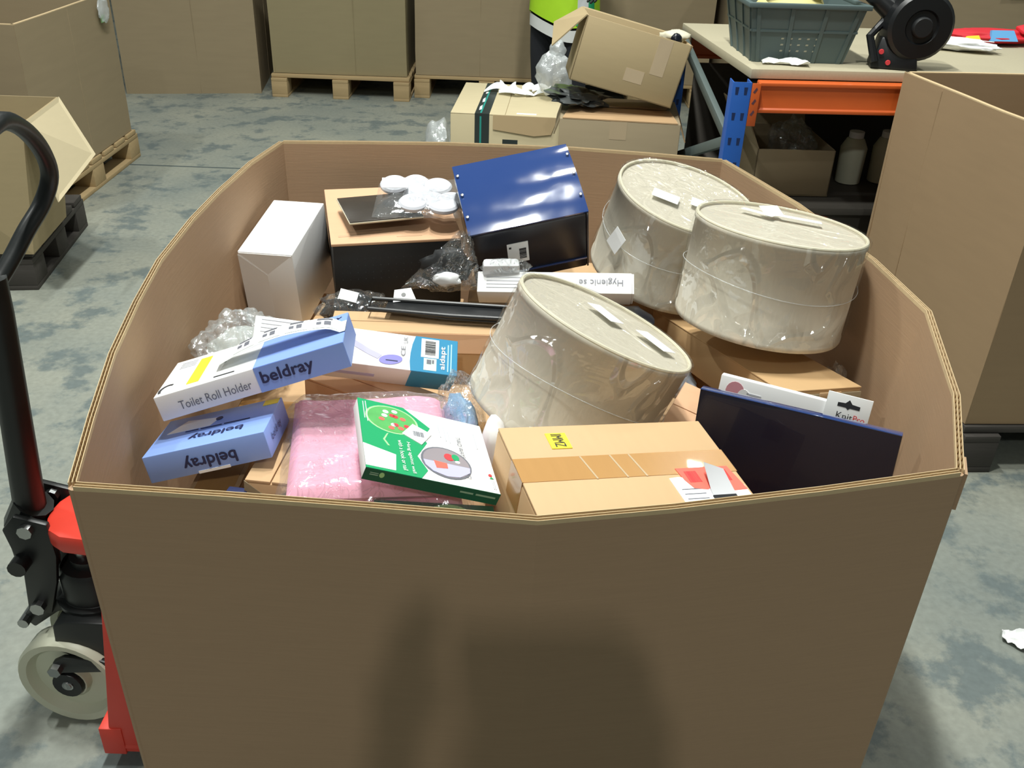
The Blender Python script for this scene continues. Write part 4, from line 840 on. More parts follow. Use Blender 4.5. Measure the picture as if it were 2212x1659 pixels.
# wrapped drum lampshades
def shade(label, bot, tx, ty, r, h, seed, labels, side_label=None):
    t = thing('lampshade', label, 'lampshade', Matrix.Translation(bot) @ rot(0, tx, ty), 'film-wrapped beige drum lampshades')
    MB().lathe([(r - 0.003, 0.004), (r - 0.003, 0.002), (r, 0.0), (r + 0.0015, 0.003), (r + 0.0015, 0.010), (r, 0.011), (r, h - 0.011), (r + 0.002, h - 0.009), (r + 0.002, h - 0.002), (r, h), (r - 0.004, h), (r - 0.005, h - 0.004)], 72).build('drum', taupe, t, sharp=60)
    MB().tube([((r - 0.0015) * math.cos(a), (r - 0.0015) * math.sin(a), h) for a in [2 * math.pi * k / 72 for k in range(72)]], 0.0032, 8, closed=True).build('rim_binding', cream, t)
    MB().lathe([(0.001, h - 0.007), (r - 0.004, h - 0.007), (r - 0.004, h - 0.010), (0.001, h - 0.010)], 60).build('top_lining', taupetop, t)
    def wrap(u, v):
        a = 2 * math.pi * u; x, y = math.cos(a), math.sin(a); n = nz((x * 2, y * 2, v * 2.4), 1.6, seed)
        rr = r + 0.004 + 0.003 * n + 0.002 * max(0, 0.45 - abs(n)) ; return (rr * x, rr * y, 0.002 + (h + 0.001) * v)
    MB().grid(wrap, 96, 20).build('side_wrap', filmw, t, sharp=80)
    def topw(u, v):
        a = 2 * math.pi * u; q = v * (r + 0.003); x, y = q * math.cos(a), q * math.sin(a)
        return (x, y, h + 0.0032 - 0.0045 * (1 - v ** 3) + 0.0022 * nz((x * 9, y * 9, 0), 1.5, seed) * min(1, 4 * (1 - v)) + 0.001)
    MB().grid(topw, 72, 16).build('top_wrap', filmt, t, sharp=80)
    ring = [((r + 0.0062 + 0.001 * math.sin(3 * a + seed)) * math.cos(a), (r + 0.0062 + 0.001 * math.sin(3 * a + seed)) * math.sin(a), h * 0.52 + 0.006 * math.sin(2 * a + seed)) for a in [2 * math.pi * k / 72 for k in range(72)]]
    MB().tube(ring, 0.00055, 5, closed=True).build('wrap_seam', filmm, t)
    for (x, y, sx, sy, a) in labels:
        MB().box(-sx/2, -sy/2, 0, sx/2, sy/2, 0.0006).build('paper_label', whitep, t, M=Matrix.Translation((x, y, h + 0.0045)) @ Matrix.Rotation(R(a), 4, 'Z'))
    if side_label:
        a, z, sx, sz = side_label; a = R(a)
        MB().box(-sx/2, -0.0006, -sz/2, sx/2, 0, sz/2).build('paper_label', whitep, t, M=Matrix.Translation(((r + 0.010) * math.cos(a), (r + 0.010) * math.sin(a), z)) @ Matrix.Rotation(a + math.pi / 2, 4, 'Z') @ Matrix.Rotation(R(18), 4, 'Y'))
    return t
shade('film-wrapped beige drum lampshade at the rear, with a side sticker', (0.303, 1.864, 0.663), 8.7, 13.3, 0.149, 0.189, 3, [(-0.055, -0.035, 0.055, 0.036, -15), (0.025, -0.030, 0.05, 0.036, -12)], (215, 0.10, 0.036, 0.045))
s2 = shade('film-wrapped beige drum lampshade standing upright on the long thin carton', (0.44, 1.528, 0.718), -5.9, 5.9, 0.148, 0.181, 7, [(0.045, 0.045, 0.075, 0.018, -12), (-0.03, 0.055, 0.06, 0.016, -35)])
MB().box(-0.018, -0.016, 0, 0.018, 0.016, 0.0006).build('paper_label', whitep, s2, M=Matrix.Translation((-0.005, 0.06, 0.190)) @ rot(15, 20, 0))
shade('film-wrapped beige drum lampshade tipped over nearest the front', (0.068, 1.274, 0.650), -8.5, 24.0, 0.148, 0.185, 11, [(0.0, 0.03, 0.032, 0.06, 38), (0.085, 0.0, 0.032, 0.065, 40)])

# long thin carton under the upright shade
M, D = bp((0.435, 1.560, 0.6245), (0.145, 0.54, 0.057), 14.9, -11.3, -0.8, 0.075)
t = carton('long thin brown carton with a slotted end below upright lampshade', M, D, mat('kraft_cardboard_golden', (200, 164, 118), 0.7, 0.05, 10, (6, 1, 1), 0.04), flaps=None)
MB().box(-D[0]/2, -D[1]/2 - 0.002, D[2] - 0.001, D[0]/2, D[1]/2, D[2] + 0.002).build('lid', MATS['kraft_cardboard_golden'], t, 0.001)
MB().box(-D[0]/2 + 0.035, -D[1]/2 - 0.0035, 0.0, D[0]/2, -D[1]/2, D[2] - 0.006).build('end_flap', card3, t, 0.001)
MB().box(-0.005, -D[1]/2 - 0.0045, D[2] - 0.014, 0.035, -D[1]/2 - 0.002, D[2] - 0.004).build('tuck_tab', card2, t, 0.001)

# brown carton in the centre with a lit upper flap
D = (0.33, 0.085, 0.20); M = pose((-0.179, 1.560, 0.572), D, 3.9, -1.4, 1.5)
t = carton('brown carton in the middle behind the white and teal box', M, D, card2, tape=False)
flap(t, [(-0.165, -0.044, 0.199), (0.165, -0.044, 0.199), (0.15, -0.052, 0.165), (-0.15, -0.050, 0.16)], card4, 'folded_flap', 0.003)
# black tray lying on its far edge
t = thing('black_tray', 'black shallow tray lying across the brown carton in the middle', 'tray', Matrix.Translation((-0.115, 1.592, 0.679)) @ rot(-1.5, 0, 1.0))
MB().prism([(-0.13, -0.022, 0.003), (-0.02, -0.030, -0.001), (0.08, -0.030, -0.001), (0.155, -0.025, 0.003), (0.155, 0.02, 0.003), (-0.13, 0.02, 0.003)], (0, 0, 0.005)).build('pan', black, t, 0.002)
MB().tube([(-0.16, -0.024, 0.010), (0.0, -0.030, 0.009), (0.16, -0.028, 0.010), (0.16, 0.022, 0.010), (-0.16, 0.022, 0.010)], 0.0045, 8, closed=True).build('rim', black, t)
# hygienic box
D = (0.30, 0.045, 0.050); M = pose((0.076, 1.672, 0.704), D, -1.3, 40, -3.6)
t = thing('white_box', 'long white box with upside down lettering behind the tipped lampshade', 'box', M)
MB().box(-D[0]/2, -D[1]/2, 0, D[0]/2, D[1]/2, D[2]).build('body', white, t, 0.002)
lettering(t, D, 'top', 'Hygienic se', 0.80, 0.56, 0.017, greyink, 180, width=0.085)
lines(t, D, 'top', [(0.06, 0.7 - 0.16 * k, 0.28, 0.74 - 0.16 * k) for k in range(4)])
MB().box(D[0]/2, -D[1]/2 + 0.001, 0.002, D[0]/2 + 0.004, D[1]/2 - 0.001, D[2] - 0.002).build('end_flap', white, t, 0.001)
# bags behind it
t = thing('header_bag', 'crinkled clear bag with dark contents and header card', 'bag', Matrix.Translation((-0.14, 1.668, 0.690)))
def tri(u, v, s):
    a, b, c = V((-0.085, 0.0, 0.004)), V((0.072, 0.004, 0.004)), V((0.036, 0.018, 0.118)); p = (a.lerp(b, u)).lerp(c + V((0.022 * (u - 0.5), 0, 0)), v)
    e = min(1, 5 * min(u, 1 - u)) * min(1, 4 * v + 0.35) * (1 - 0.75 * v); k = nz((u * 3, v * 3, s * 4), 1.7, 51, 4)
    return (p.x + 0.010 * k, p.y + s * 0.032 * e + 0.016 * (0.5 - abs(nz((u * 4, v * 4, s), 1.2, 7))) * e, p.z + 0.006 * k)
for q in (-1, 1): MB().grid(lambda u, v: tri(u, v, q), 40, 40).build('bag_film', filmc, t, sharp=40)
blob('dark_contents', blacksatin, t, 0.050, 0.018, 0.040, 52, 0.3, 2.0, 3, Matrix.Translation((0.004, 0.010, 0.046)))
blob('white_contents', foam, t, 0.027, 0.010, 0.014, 53, 0.25, 2.0, 3, Matrix.Translation((0.006, -0.014, 0.032)))
hc = MB().prism([(-0.022, -0.014, 0), (0.022, -0.014, 0), (0.016, 0.014, 0), (-0.016, 0.014, 0)], (0, 0, 0.0008)).build('header_card', whitep, t, M=Matrix.Translation((-0.075, -0.042, 0.008)) @ rot(12, 30, 0))
MB().lathe([(0.001, 0), (0.0045, 0), (0.0045, 0.0012), (0.001, 0.0012)], 14, Matrix.Translation((0.0, 0.0, 0.0004))).build('hang_hole', black, hc)
t = thing('foam_block', 'white foam block in film in front of the glossy blue bin', 'foam', Matrix.Translation((-0.030, 1.686, 0.724)) @ rot(4, 20, 0))
MB().box(-0.036, -0.012, 0, 0.036, 0.012, 0.032).build('block', foam, t, 0.007); blob('film', filmc, t, 0.05, 0.014, 0.019, 54, 0.2, 2, 3, Matrix.Translation((0.008, 0, 0.018)))
t = thing('black_pack', 'black item in clear bag with small white label, left middle', 'bag', Matrix.Translation((-0.325, 1.655, 0.607)) @ rot(10))
blob('black_contents', black, t, 0.055, 0.035, 0.030, 55, 0.25, 2.0, 3, Matrix.Translation((0, 0, 0.040))); blob('bag_film', filmc, t, 0.072, 0.042, 0.036, 56, 0.3, 2.0, 4, Matrix.Translation((0.01, 0, 0.043)))
MB().box(-0.018, -0.011, 0, 0.018, 0.011, 0.0008).build('paper_label', whitep, t, M=Matrix.Translation((-0.002, -0.018, 0.080)) @ rot(-18, 40, 0))
t = thing('navy_pack', 'dark navy pack below the upside down lettered box', 'pack', Matrix.Translation((0.225, 1.66, 0.617)) @ rot(-25))
blob('pack_body', navyside, t, 0.05, 0.055, 0.022, 57, 0.2, 2.0, 3, Matrix.Translation((0, 0, 0.026))); MB().box(-0.02, -0.03, 0.045, 0.02, -0.015, 0.0475).build('fold', navyd, t, 0.001)

# bubble wrap, left
t = thing('bubble_wrap', 'crumpled bubble wrap bundle against the left panel', 'bubble wrap', (-0.478, 1.435, 0.602))
bm = bmesh.new(); bmesh.ops.create_icosphere(bm, subdivisions=6, radius=1.0)
for v in bm.verts:
    q_ = v.co.normalized(); n = nz(q_, 2.2, 61); k = 1 + 0.28 * n; p = V((q_.x * 0.075 * k, q_.y * 0.085 * k, q_.z * 0.062 * k))
    a_, b_ = math.atan2(q_.y, q_.x) * 16, math.acos(max(-1, min(1, q_.z))) * 16
    p += q_ * 0.0014 * max(0, math.sin(a_) * math.sin(b_)); v.co = p
me = bpy.data.meshes.new('bubble_sheet'); bm.to_mesh(me); bm.free(); me.materials.append(filmb); me.polygons.foreach_set('use_smooth', [True] * len(me.polygons))
o = bpy.data.objects.new('bubble_sheet', me); C.objects.link(o); o.parent = t; o.location = (0, 0, 0.062)
blob('pale_contents', mat('pale_grey_wrap', (196, 202, 198), 0.7), t, 0.058, 0.066, 0.046, 62, 0.2, 2, 3, Matrix.Translation((0, 0, 0.056)))

# white and teal retail box
D = (0.336, 0.066, 0.06); M = pose((-0.265, 1.371, 0.704), D, 6.7, 33, 15.9)
t = thing('retail_box', 'white retail box with teal end, purple paddle picture and barcode', 'box', M)
MB().box(-D[0]/2, -D[1]/2, 0, D[0]/2, D[1]/2, D[2]).build('body', white, t, 0.0015)
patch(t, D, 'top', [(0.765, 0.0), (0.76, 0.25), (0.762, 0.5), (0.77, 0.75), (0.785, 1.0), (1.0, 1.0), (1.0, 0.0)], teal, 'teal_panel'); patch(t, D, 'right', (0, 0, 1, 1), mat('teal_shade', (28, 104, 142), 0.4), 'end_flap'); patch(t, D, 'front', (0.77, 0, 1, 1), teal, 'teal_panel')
patch(t, D, 'top', [(0.33, 0.72), (0.46, 0.55), (0.55, 0.32), (0.60, 0.22), (0.62, 0.34), (0.56, 0.46), (0.48, 0.68), (0.37, 0.86)], lilac, 'paddle_shaft'); patch(t, D, 'top', ellipse(0.665, 0.24, 0.055, 0.145, 28, 0, 360, -8), purple, 'paddle_head', 0.0008); lines(t, D, 'top', [(0.64, 0.20, 0.70, 0.225)], ink, 'paddle_mark', 0.0012)
lettering(t, D, 'top', 'CE', 0.725, 0.52, 0.0075, greyink, 90, width=0.018); lettering(t, D, 'top', 'UK', 0.735, 0.84, 0.0075, greyink, 90, width=0.012)
patch(t, D, 'top', (0.815, 0.42, 0.905, 0.95), whitep, 'sticker', 0.0009); barcode(t, D, 'top', 0.835, 0.50, 0.888, 0.89, darkink, 8, 'v', lift=0.0014)
patch(t, D, 'top', (0.83, 0.06, 0.895, 0.40), mat('pale_green_sticker', (206, 232, 216), 0.5), 'sticker', 0.0009); lines(t, D, 'top', [(0.845, 0.24, 0.868, 0.36), (0.872, 0.26, 0.882, 0.36)], greyink, lift=0.0013)
lettering(t, D, 'top', 'aidapt', 0.928, 0.45, 0.011, white, 90, width=0.043, bold=0.0003); lines(t, D, 'top', [(0.950, 0.08, 0.956, 0.85), (0.966, 0.06, 0.972, 0.88)], mat('pale_teal_print', (170, 214, 232), 0.5), lift=0.0010)
lines(t, D, 'top', [(0.03, 0.9 - 0.11 * k, 0.22, 0.935 - 0.11 * k) for k in range(7)]); patch(t, D, 'front', (0.2, 0.35, 0.6, 0.5), lilac, 'grey_band')

# toilet roll holder box
D = (0.273, 0.154, 0.037); MT = pose((-0.371, 1.187, 0.781), D, 9.0, -8.0, -17.2)
t = thing('retail_box', 'white and light blue retail box topmost at left, label strip on it', 'box', MT)
MB().box(-D[0]/2, -D[1]/2, 0, D[0]/2, D[1]/2, D[2]).build('body', white, t, 0.0015)
patch(t, D, 'front', [(0.525, 0), (1, 0), (1, 1), (0.525, 1)], perib, 'blue_panel'); patch(t, D, 'right', (0, 0, 1, 1), perib, 'blue_panel'); patch(t, D, 'top', (0.525, 0, 1, 1), perib, 'blue_panel')
lettering(t, D, 'front', 'Toilet Roll Holder', 0.30, 0.44, 0.0125, greyink, 0, width=0.104); lettering(t, D, 'front', 'beldray', 0.685, 0.5, 0.0225, ink, 0, width=0.074, bold=0.0006)
patch(t, D, 'top', (0.16, 0.12, 0.225, 0.86), yellow, 'yellow_strip', 0.0008); lettering(t, D, 'top', 'beldray', 0.86, 0.86, 0.016, ink, 0, width=0.06, bold=0.0004)
hk = ellipse(0.055, 0.14, 0.045, 0.13, 20, 60, 215); hk2 = ellipse(0.055, 0.14, 0.031, 0.10, 20, 60, 215)[::-1]; patch(t, D, 'top', hk + hk2, darkink, 'hook_picture', 0.0008)
lines(t, D, 'top', [(0.29, 0.76, 0.46, 0.775), (0.31, 0.08, 0.42, 0.10), (0.31, 0.50, 0.335, 0.56), (0.41, 0.74, 0.43, 0.78)], darkink, lift=0.0009); lines(t, D, 'top', [(0.05, 0.72 + 0.05 * k, 0.14, 0.735 + 0.05 * k) for k in range(4)])
lb = thing('label_strip', 'curled strip of white price labels lying over the topmost retail box', 'labels', MT @ Matrix.Translation((0.045, -0.01, D[2] + 0.001)))
def strip(u, v):
    x = -0.095 + 0.195 * u; y = -0.030 + 0.055 * v + 0.012 * u; z = 0.004 + 0.017 * math.sin(math.pi * min(1, u * 0.95 + 0.05)) + 0.004 * math.sin(3 * v)
    if u > 0.82: x = -0.095 + 0.195 * 0.82 + 0.028 * math.sin((u - 0.82) / 0.18 * 1.5); z -= 0.030 * ((u - 0.82) / 0.18) ** 2
    return (x, y, max(z, 0.0015))
MB().grid(strip, 36, 6, 0.0005).build('label_backing', mat('glassine_backing', (232, 238, 232), 0.4), lb)
for k in range(4):
    u0 = 0.14 + 0.2 * k; off = V((0, 0, 0.0007))
    MB().grid(lambda u, v: tuple(V(strip(u0 + 0.165 * u, 0.08 + 0.84 * v)) + off), 8, 4, 0.0003).build('price_label', whitep, lb)
    for a_, b_, c_, d_ in ((0.03, 0.60, 0.13, 0.80), (0.03, 0.26, 0.065, 0.42), (0.085, 0.22, 0.125, 0.46)): MB().grid(lambda u, v: tuple(V(strip(u0 + a_ + (c_ - a_) * u, b_ + (d_ - b_) * v)) + off * 1.7), 4, 2, 0.0002).build('price_print', greyink, lb)
# blue box below it
D = (0.172, 0.13, 0.040); M = pose((-0.4155, 1.100, 0.706), D, 4.4, -8.8, -14.3)
t = thing('retail_box', 'light blue retail box with upside down lettering beneath the white one', 'box', M)
MB().box(-D[0]/2, -D[1]/2, 0, D[0]/2, D[1]/2, D[2]).build('body', perib, t, 0.0015)
lettering(t, D, 'front', 'beldray', 0.52, 0.46, 0.0225, ink, 180, width=0.074, bold=0.0006); lettering(t, D, 'top', 'beldray', 0.55, 0.30, 0.020, ink, 180, width=0.078, bold=0.0005)
lines(t, D, 'top', [(0.25, 0.50, 0.36, 0.515), (0.38, 0.50, 0.56, 0.515), (0.58, 0.505, 0.80, 0.52)], ink); lettering(t, D, 'right', 'beldray', 0.42, 0.5, 0.014, ink, 0, width=0.06); patch(t, D, 'top', [(0.08, 0.55), (0.45, 0.55), (0.5, 0.75), (0.2, 0.85)], white, 'white_picture')
patch(t, D, 'top', ellipse(0.50, 0.72, 0.03, 0.05, 16), ink, 'knob_picture', 0.0009); patch(t, D, 'front', (0.40, 0.0, 0.66, 0.10), white, 'white_tab', 0.0008); patch(t, D, 'top', (0.86, 0.82, 0.99, 0.97), yellow, 'yellow_strip')
# bits in the front left gap
t = thing('blue_pack', 'small dark blue pack in the front left gap', 'pack', Matrix.Translation((-0.372, 0.985, 0.6165)) @ rot(-8))
MB().box(-0.012, -0.03, 0, 0.016, 0.03, 0.070).build('body', ink, t, 0.002); MB().box(-0.0125, -0.012, 0.040, 0.0165, 0.012, 0.0705).build('silver_band', steel, t)
t = thing('clear_pack', 'small clear pack with a red clip in front left gap', 'pack', Matrix.Translation((-0.326, 0.955, 0.6165)) @ rot(15))
blob('film', filmm, t, 0.026, 0.028, 0.032, 63, 0.3, 2, 3, Matrix.Translation((0, 0, 0.035))); MB().box(-0.004, -0.026, 0.055, 0.022, -0.008, 0.064).build('red_clip', redp, t, 0.003)
# small brown carton and the one behind the pink cloth
D = (0.072, 0.18, 0.055); M = pose((-0.318, 1.095, 0.668), D, -2, -4, 3)
t = carton('small brown carton with folded end left of the pink cloth', M, D, card2, tape=False, seam='v')
for s in (0, 1): patch(t, D, 'front', [(0.0 + s, 0.0), (0.5, 0.48), (0.0 + s, 0.98)], card3, 'end_flap', 0.0012)
D = (0.26, 0.08, 0.05); M = pose((-0.225, 1.366, 0.617), D, -24, 4, 3)
carton('flat brown carton behind the pink cloth', M, D, card4, tape=False)
# pink cloth in film
M = Matrix.Translation((-0.198, 1.105, 0.662)) @ rot(10, -3, 2)
t = thing('pink_cloth', 'folded pink cloth in a clear bag beside the green box', 'cloth', M)
def slab(W_, d, h, k, rnd=0.022, amp=0.004):
    mb = MB(); n = 28
    def f(u, v, top):
        x, y = (u - 0.5) * W_, (v - 0.5) * d; e = min(u, 1 - u) * W_; g = min(v, 1 - v) * d
        ed = min(1, e / rnd) ; eg = min(1, g / rnd); q_ = (1 - (1 - ed) ** 2) ** 0.5 * (1 - (1 - eg) ** 2) ** 0.5
        return (x, y, h / 2 + (1 if top else -1) * (h / 2) * q_ + (amp * nz((x * 10, y * 6, k), 1, k) * q_ if top else 0))
    mb.grid(lambda u, v: f(u, v, True), n, n); mb.grid(lambda u, v: f(u, 1 - v, False), n, n); return mb
slab(0.235, 0.285, 0.030, 3).build('lower_fold', pinkc, t, sharp=70); slab(0.222, 0.262, 0.024, 5, 0.018, 0.005).build('upper_fold', pinkc, t, sharp=70, M=Matrix.Translation((-0.004, -0.004, 0.028)))
def bagf(u, v):
    x, y = (u - 0.5) * 0.268, (v - 0.5) * 0.318; e = min(1, min(u, 1 - u) / 0.12) ; g = min(1, min(v, 1 - v) / 0.12)
    return (x, y, 0.010 + 0.050 * min(e, 1) ** 0.6 * min(g, 1) ** 0.6 + 0.006 * nz((x * 14, y * 14, 0), 1, 9) * (0.4 + 0.6 * min(e, g)))
MB().grid(bagf, 56, 56).build('bag_film', filmp, t, sharp=80)
# green boxes
D = (0.182, 0.155, 0.018); M = pose((-0.112, 1.018, 0.756), D, 13.5, -2.5, 20.8)
def circle_pic(t, D, cu, cv, ru, rv, m_, rim, n): patch(t, D, 'top', ellipse(cu, cv, ru, rv, 28), rim, n, 0.0008); patch(t, D, 'top', ellipse(cu, cv, ru * 0.92, rv * 0.92, 28), m_, n, 0.0011)
def green_box(label, M, D, full):
    t = thing('retail_box', label, 'box', M, None)
    MB().box(-D[0]/2, -D[1]/2, 0, D[0]/2, D[1]/2, D[2]).build('body', white if full else greend, t, 0.001)
    patch(t, D, 'front', (0, 0, 1, 1), greend, 'green_spine', 0.0005); lines(t, D, 'front', [(0.04, 0.5, 0.10, 0.58), (0.04, 0.66, 0.10, 0.72), (0.70, 0.52, 0.80, 0.66), (0.82, 0.52, 0.97, 0.66)], mat('pale_sage_print', (150, 190, 170), 0.5)); patch(t, D, 'front', ellipse(0.125, 0.62, 0.018, 0.22, 14), palegreen, 'rose_mark', 0.0009)
    return t
t = green_box('green and white retail box with round pictures on the pink cloth', M, D, True)
patch(t, D, 'top', [(0.0, 0.0), (0.40, 0.0), (0.46, 0.12), (0.40, 0.30), (0.50, 0.52), (0.47, 0.58), (0.55, 0.76), (0.36, 1.0), (0.0, 1.0)], green, 'green_panel')
patch(t, D, 'top', [(0.0, 0.03), (0.215, 0.03), (0.235, 0.25), (0.0, 0.33)], whitep, 'blank_sticker', 0.0009)
circle_pic(t, D, 0.25, 0.76, 0.205, 0.205, mat('leaf_photo_green', (90, 176, 96), 0.5, 0.2, 60), palegreen, 'round_picture'); rr = random.Random(4)
for k in range(12):
    a = rr.uniform(0, 6.28); q_ = rr.uniform(0.1, 0.85) ** 0.5; cu, cv = 0.25 + 0.15 * q_ * math.cos(a), 0.76 + 0.15 * q_ * math.sin(a)
    patch(t, D, 'top', ellipse(cu, cv, 0.024, 0.026, 10), (redp, foam, coral)[k % 3], 'flower_picture', 0.0014)
circle_pic(t, D, 0.62, 0.285, 0.195, 0.215, mat('grey_photo', (150, 142, 148), 0.5, 0.08, 20), greyink, 'round_picture')
patch(t, D, 'top', [(0.44, 0.27), (0.80, 0.27), (0.79, 0.20), (0.70, 0.11), (0.60, 0.09), (0.50, 0.13), (0.45, 0.20)], lilac, 'worktop_picture', 0.0014); patch(t, D, 'top', [(0.53, 0.18), (0.62, 0.20), (0.62, 0.27), (0.52, 0.28)], coral, 'bag_picture', 0.0017); patch(t, D, 'top', ellipse(0.65, 0.37, 0.04, 0.05, 12), redp, 'flower_picture', 0.0015); patch(t, D, 'top', ellipse(0.70, 0.38, 0.03, 0.045, 12), green, 'leaf_picture', 0.0017); patch(t, D, 'top', ellipse(0.71, 0.32, 0.02, 0.02, 10), foam, 'flower_picture', 0.0016)
patch(t, D, 'top', [(0.31, 0.58), (0.41, 0.76), (0.55, 0.66), (0.45, 0.47)], whitep, 'price_sticker', 0.0018); barcode(t, D, 'top', 0.40, 0.58, 0.48, 0.65, greyink, 3, lift=0.0022)
lettering(t, D, 'top', 'TWO WAYS TO HANG!', 0.77, 0.42, 0.0066, greyink, -89, width=0.092, lift=0.001)
lettering(t, D, 'top', 'Hang against wall', 0.345, 0.25, 0.0062, white, -89, width=0.066, lift=0.0016); lettering(t, D, 'top', 'with a hook or nail', 0.285, 0.26, 0.0062, white, -89, width=0.064, lift=0.0016)
lines(t, D, 'top', [(0.62, 0.66, 0.628, 0.86), (0.66, 0.62, 0.668, 0.84), (0.69, 0.60, 0.696, 0.78), (0.91, 0.60, 0.918, 0.82), (0.955, 0.05, 0.961, 0.17), (0.968, 0.05, 0.974, 0.17), (0.035, 0.70, 0.042, 0.96), (0.055, 0.66, 0.062, 0.97)], faintink)
patch(t, D, 'top', ellipse(0.955, 0.235, 0.014, 0.018, 12), redp, 'rose_mark', 0.001); patch(t, D, 'top', [(0.945, 0.19), (0.975, 0.19), (0.96, 0.215)], green, 'rose_mark', 0.001); patch(t, D, 'top', [(0.19, 0.53), (0.205, 0.545), (0.17, 0.44), (0.20, 0.36), (0.185, 0.36), (0.155, 0.44)], palegreen, 'arrow_mark', 0.001)
D = (0.16, 0.10, 0.022); M = pose((-0.092, 0.938, 0.680), D, 8, 2, 8)
t = green_box('second dark green retail box half hidden under the first', M, D, False)
hk = ellipse(0.62, 0.12, 0.34, 0.85, 26, 10, 175); hk2 = ellipse(0.62, 0.12, 0.31, 0.79, 26, 10, 175)[::-1]; patch(t, D, 'top', hk + hk2, palegreen, 'oval_outline')
# white pack and blue bag right of it
t = thing('white_pack', 'white pack with faint red emblem between green box and carton', 'pack', Matrix.Translation((-0.022, 1.125, 0.62)) @ rot(12))
blob('pack_body', white, t, 0.022, 0.030, 0.060, 71, 0.12, 2, 3, Matrix.Translation((0, 0, 0.062))); MB().box(0.004, -0.031, 0.085, 0.012, -0.029, 0.092).build('red_emblem', redp, t)
t = thing('blue_bag', 'clear bag with pale blue contents left of the tipped lampshade', 'bag', Matrix.Translation((-0.078, 1.232, 0.578)) @ rot(14))
blob('blue_contents', mat('pale_blue_fabric', (150, 186, 220), 0.6, 0.08, 20), t, 0.026, 0.062, 0.056, 72, 0.25, 2, 3, Matrix.Translation((0, 0, 0.070))); blob('bag_film', filmc, t, 0.036, 0.085, 0.072, 73, 0.3, 1.8, 4, Matrix.Translation((0, 0, 0.082)))

# main carton at the front
M, D = bp((0.146, 1.000, 0.688), (0.302, 0.19, 0.14), 17.0, 1.2, 6.7, 0.165)
t = carton('brown taped carton with yellow sticker at the front of pallet box', M, D, mat('kraft_cardboard_tan', (204, 170, 128), 0.7, 0.04, 12, (6, 1, 1), 0.04), tape=True, taped=0.048)
patch(t, D, 'top', (0.20, 0.72, 0.295, 0.90), yellow, 'yellow_sticker', 0.0012, 'yellow sticker'); lettering(t, D, 'top', 'IMMZ', 0.247, 0.81, 0.015, darkink, -90, width=0.028, lift=0.0018)
patch(t, D, 'top', [(0.66, 0.02), (0.985, 0.02), (0.985, 0.22), (0.70, 0.34), (0.655, 0.33)], whitep, 'white_label', 0.0010, 'torn white address label'); patch(t, D, 'top', [(0.71, 0.43), (0.965, 0.43), (0.985, 0.17), (0.88, 0.16), (0.86, 0.24), (0.80, 0.19), (0.74, 0.21), (0.72, 0.30)], coral, 'red_label', 0.0015, 'red label with dark print')
for u0 in (0.74, 0.885): barcode(t, D, 'top', u0, 0.27, u0 + 0.06, 0.39, redp, 6 + int(u0 * 10), lift=0.0019)
o = MB().grid(lambda u, v: (-D[0]/2 + D[0] * (0.80 + 0.11 * u + 0.02 * v), -D[1]/2 + D[1] * (0.05 + 0.33 * v), D[2] + 0.002 + 0.020 * max(0, v - 0.35) * (1.2 - u)), 6, 8, 0.0004).build('peeled_label', mat('peeled_grey_paper', (196, 198, 202), 0.5), t)
barcode(t, D, 'top', 0.80, 0.05, 0.91, 0.12, darkink, 9, 'v', lift=0.0030); lines(t, D, 'top', [(0.68, 0.10 + 0.05 * k, 0.78, 0.108 + 0.05 * k) for k in range(3)], greyink, lift=0.0013)
for k, u0 in enumerate((0.33, 0.47, 0.56)): patch(t, D, 'top', [(u0, 0.37), (u0 + 0.008, 0.37), (u0 - 0.02, 0.62), (u0 - 0.028, 0.62)], cleartape, 'tape_wrinkle', 0.0011)
# navy panel, white blister pack
A_, B_ = V((0.272, 1.182, 0.745)), V((0.536, 1.053, 0.755)); xd = (B_ - A_).normalized(); zd = V((-0.06 * 0.447, -0.06 * 0.894, 1)).normalized()
M = axes(A_.lerp(B_, 0.5) - zd * 0.225, xd, V((0.10, 0.16, 1)))
t = thing('navy_box', 'large dark navy flat box leaning at right behind the carton', 'box', M)
L_ = (B_ - A_).length; MB().box(-L_/2, 0.0, 0.0, L_/2, 0.016, 0.225).build('panel', navyd, t, 0.002); MB().box(-L_/2, -0.0004, 0.2235, L_/2, 0.0165, 0.2256).build('edge_highlight', navy, t, 0.001)  # lighter navy strip paints the highlight along the top edge
A_, B_ = V((0.330, 1.292, 0.730)), V((0.537, 1.200, 0.726)); xd = (B_ - A_).normalized(); D = ((B_ - A_).length, 0.014, 0.075)
M = axes(A_.lerp(B_, 0.5) - V((0, 0, 0.073)), xd, V((0.07, 0.22, 1)))
t = thing('white_pack', 'white packet with hang tab and pink picture behind navy panel', 'pack', M)
MB().box(-D[0]/2, -D[1]/2, 0, D[0]/2, D[1]/2, D[2]).build('body', white, t, 0.002); patch(t, D, 'front', ellipse(0.115, 0.70, 0.065, 0.22, 18), mat('pink_picture', (214, 150, 160), 0.5, 0.1, 40), 'pink_picture'); patch(t, D, 'front', ellipse(0.18, 0.55, 0.05, 0.25, 18), white, 'white_shape', 0.0009)
lines(t, D, 'front', [(0.42, 0.56, 0.66, 0.62)], darkink); lines(t, D, 'front', [(0.20, 0.70, 0.30, 0.74)], faintink)
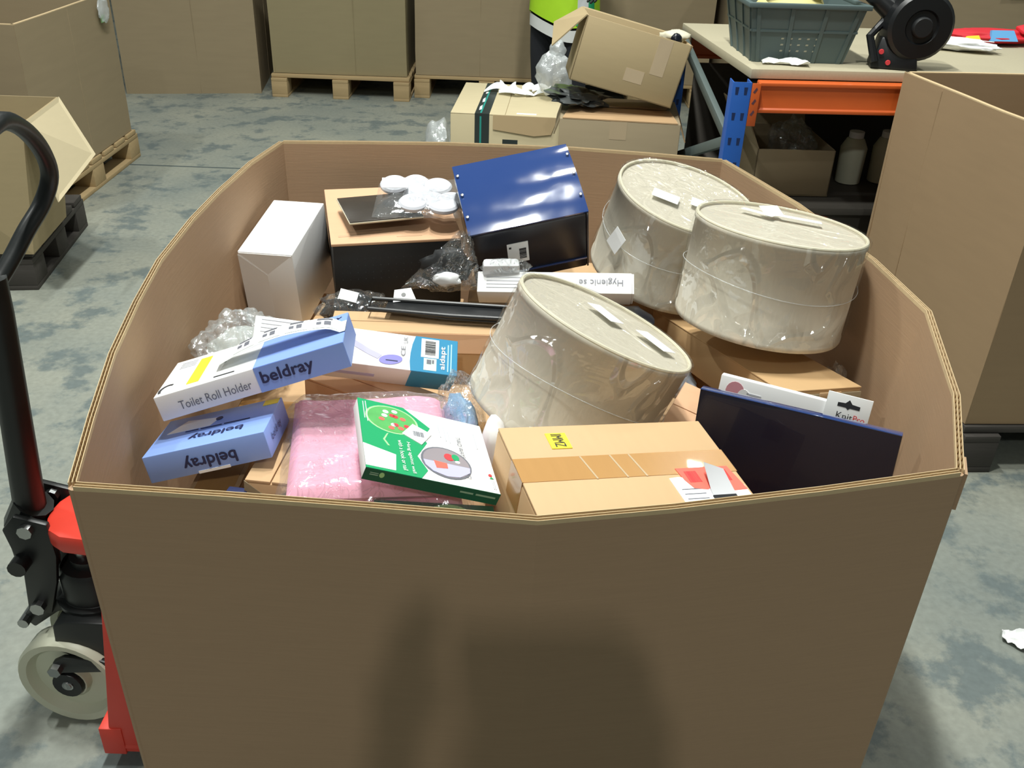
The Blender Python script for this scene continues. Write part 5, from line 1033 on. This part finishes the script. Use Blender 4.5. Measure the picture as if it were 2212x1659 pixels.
W_ = D[0]; MB().box(W_/2 - 0.062, -D[1]/2 - 0.003, 0.020, W_/2 + 0.004, -D[1]/2 - 0.0012, 0.093).build('hang_tab', whitep, t, 0.0005)
MB().prism([(W_/2 - 0.045, -D[1]/2 - 0.0034, 0.073), (W_/2 - 0.032, -D[1]/2 - 0.0034, 0.073), (W_/2 - 0.029, -D[1]/2 - 0.0034, 0.070), (W_/2 - 0.026, -D[1]/2 - 0.0034, 0.073), (W_/2 - 0.012, -D[1]/2 - 0.0034, 0.073), (W_/2 - 0.012, -D[1]/2 - 0.0034, 0.079), (W_/2 - 0.024, -D[1]/2 - 0.0034, 0.080), (W_/2 - 0.029, -D[1]/2 - 0.0034, 0.086), (W_/2 - 0.034, -D[1]/2 - 0.0034, 0.080), (W_/2 - 0.045, -D[1]/2 - 0.0034, 0.079)], (0, 0.0005, 0)).build('hang_slot', darkink, t)
lettering(t, D, 'front', 'Knit', 0.862, 0.79, 0.011, darkink, 0, width=0.024, lift=0.0042); lettering(t, D, 'front', 'Pro', 0.958, 0.79, 0.010, redp, 0, width=0.017, lift=0.0042)
# bits between the shades
t = carton('tilted brown carton right behind the tipped lampshade', pose((0.300, 1.340, 0.600), (0.075, 0.15, 0.075), -24, 8, 10), (0.075, 0.15, 0.075), card4, tape=False)
t = thing('grey_bag', 'grey cloth bag between the upright and tipped lampshades', 'bag', Matrix.Translation((0.285, 1.50, 0.578)) @ rot(28))
blob('bag_body', greyfab, t, 0.035, 0.085, 0.030, 81, 0.2, 2, 4, Matrix.Translation((0, 0, 0.036))); blob('drawn_neck', navyside, t, 0.018, 0.03, 0.018, 82, 0.25, 2, 3, Matrix.Translation((0.0, 0.085, 0.034)))
t = thing('clear_bag', 'crinkled clear bag squeezed between upright lampshade and right panel', 'bag', (0.572, 1.44, 0.53))
blob('bag_film', filmc, t, 0.018, 0.050, 0.065, 83, 0.35, 2, 4, Matrix.Translation((0, 0, 0.085))); blob('dark_contents', navyside, t, 0.016, 0.04, 0.045, 84, 0.25, 2, 3, Matrix.Translation((0, 0, 0.07)))
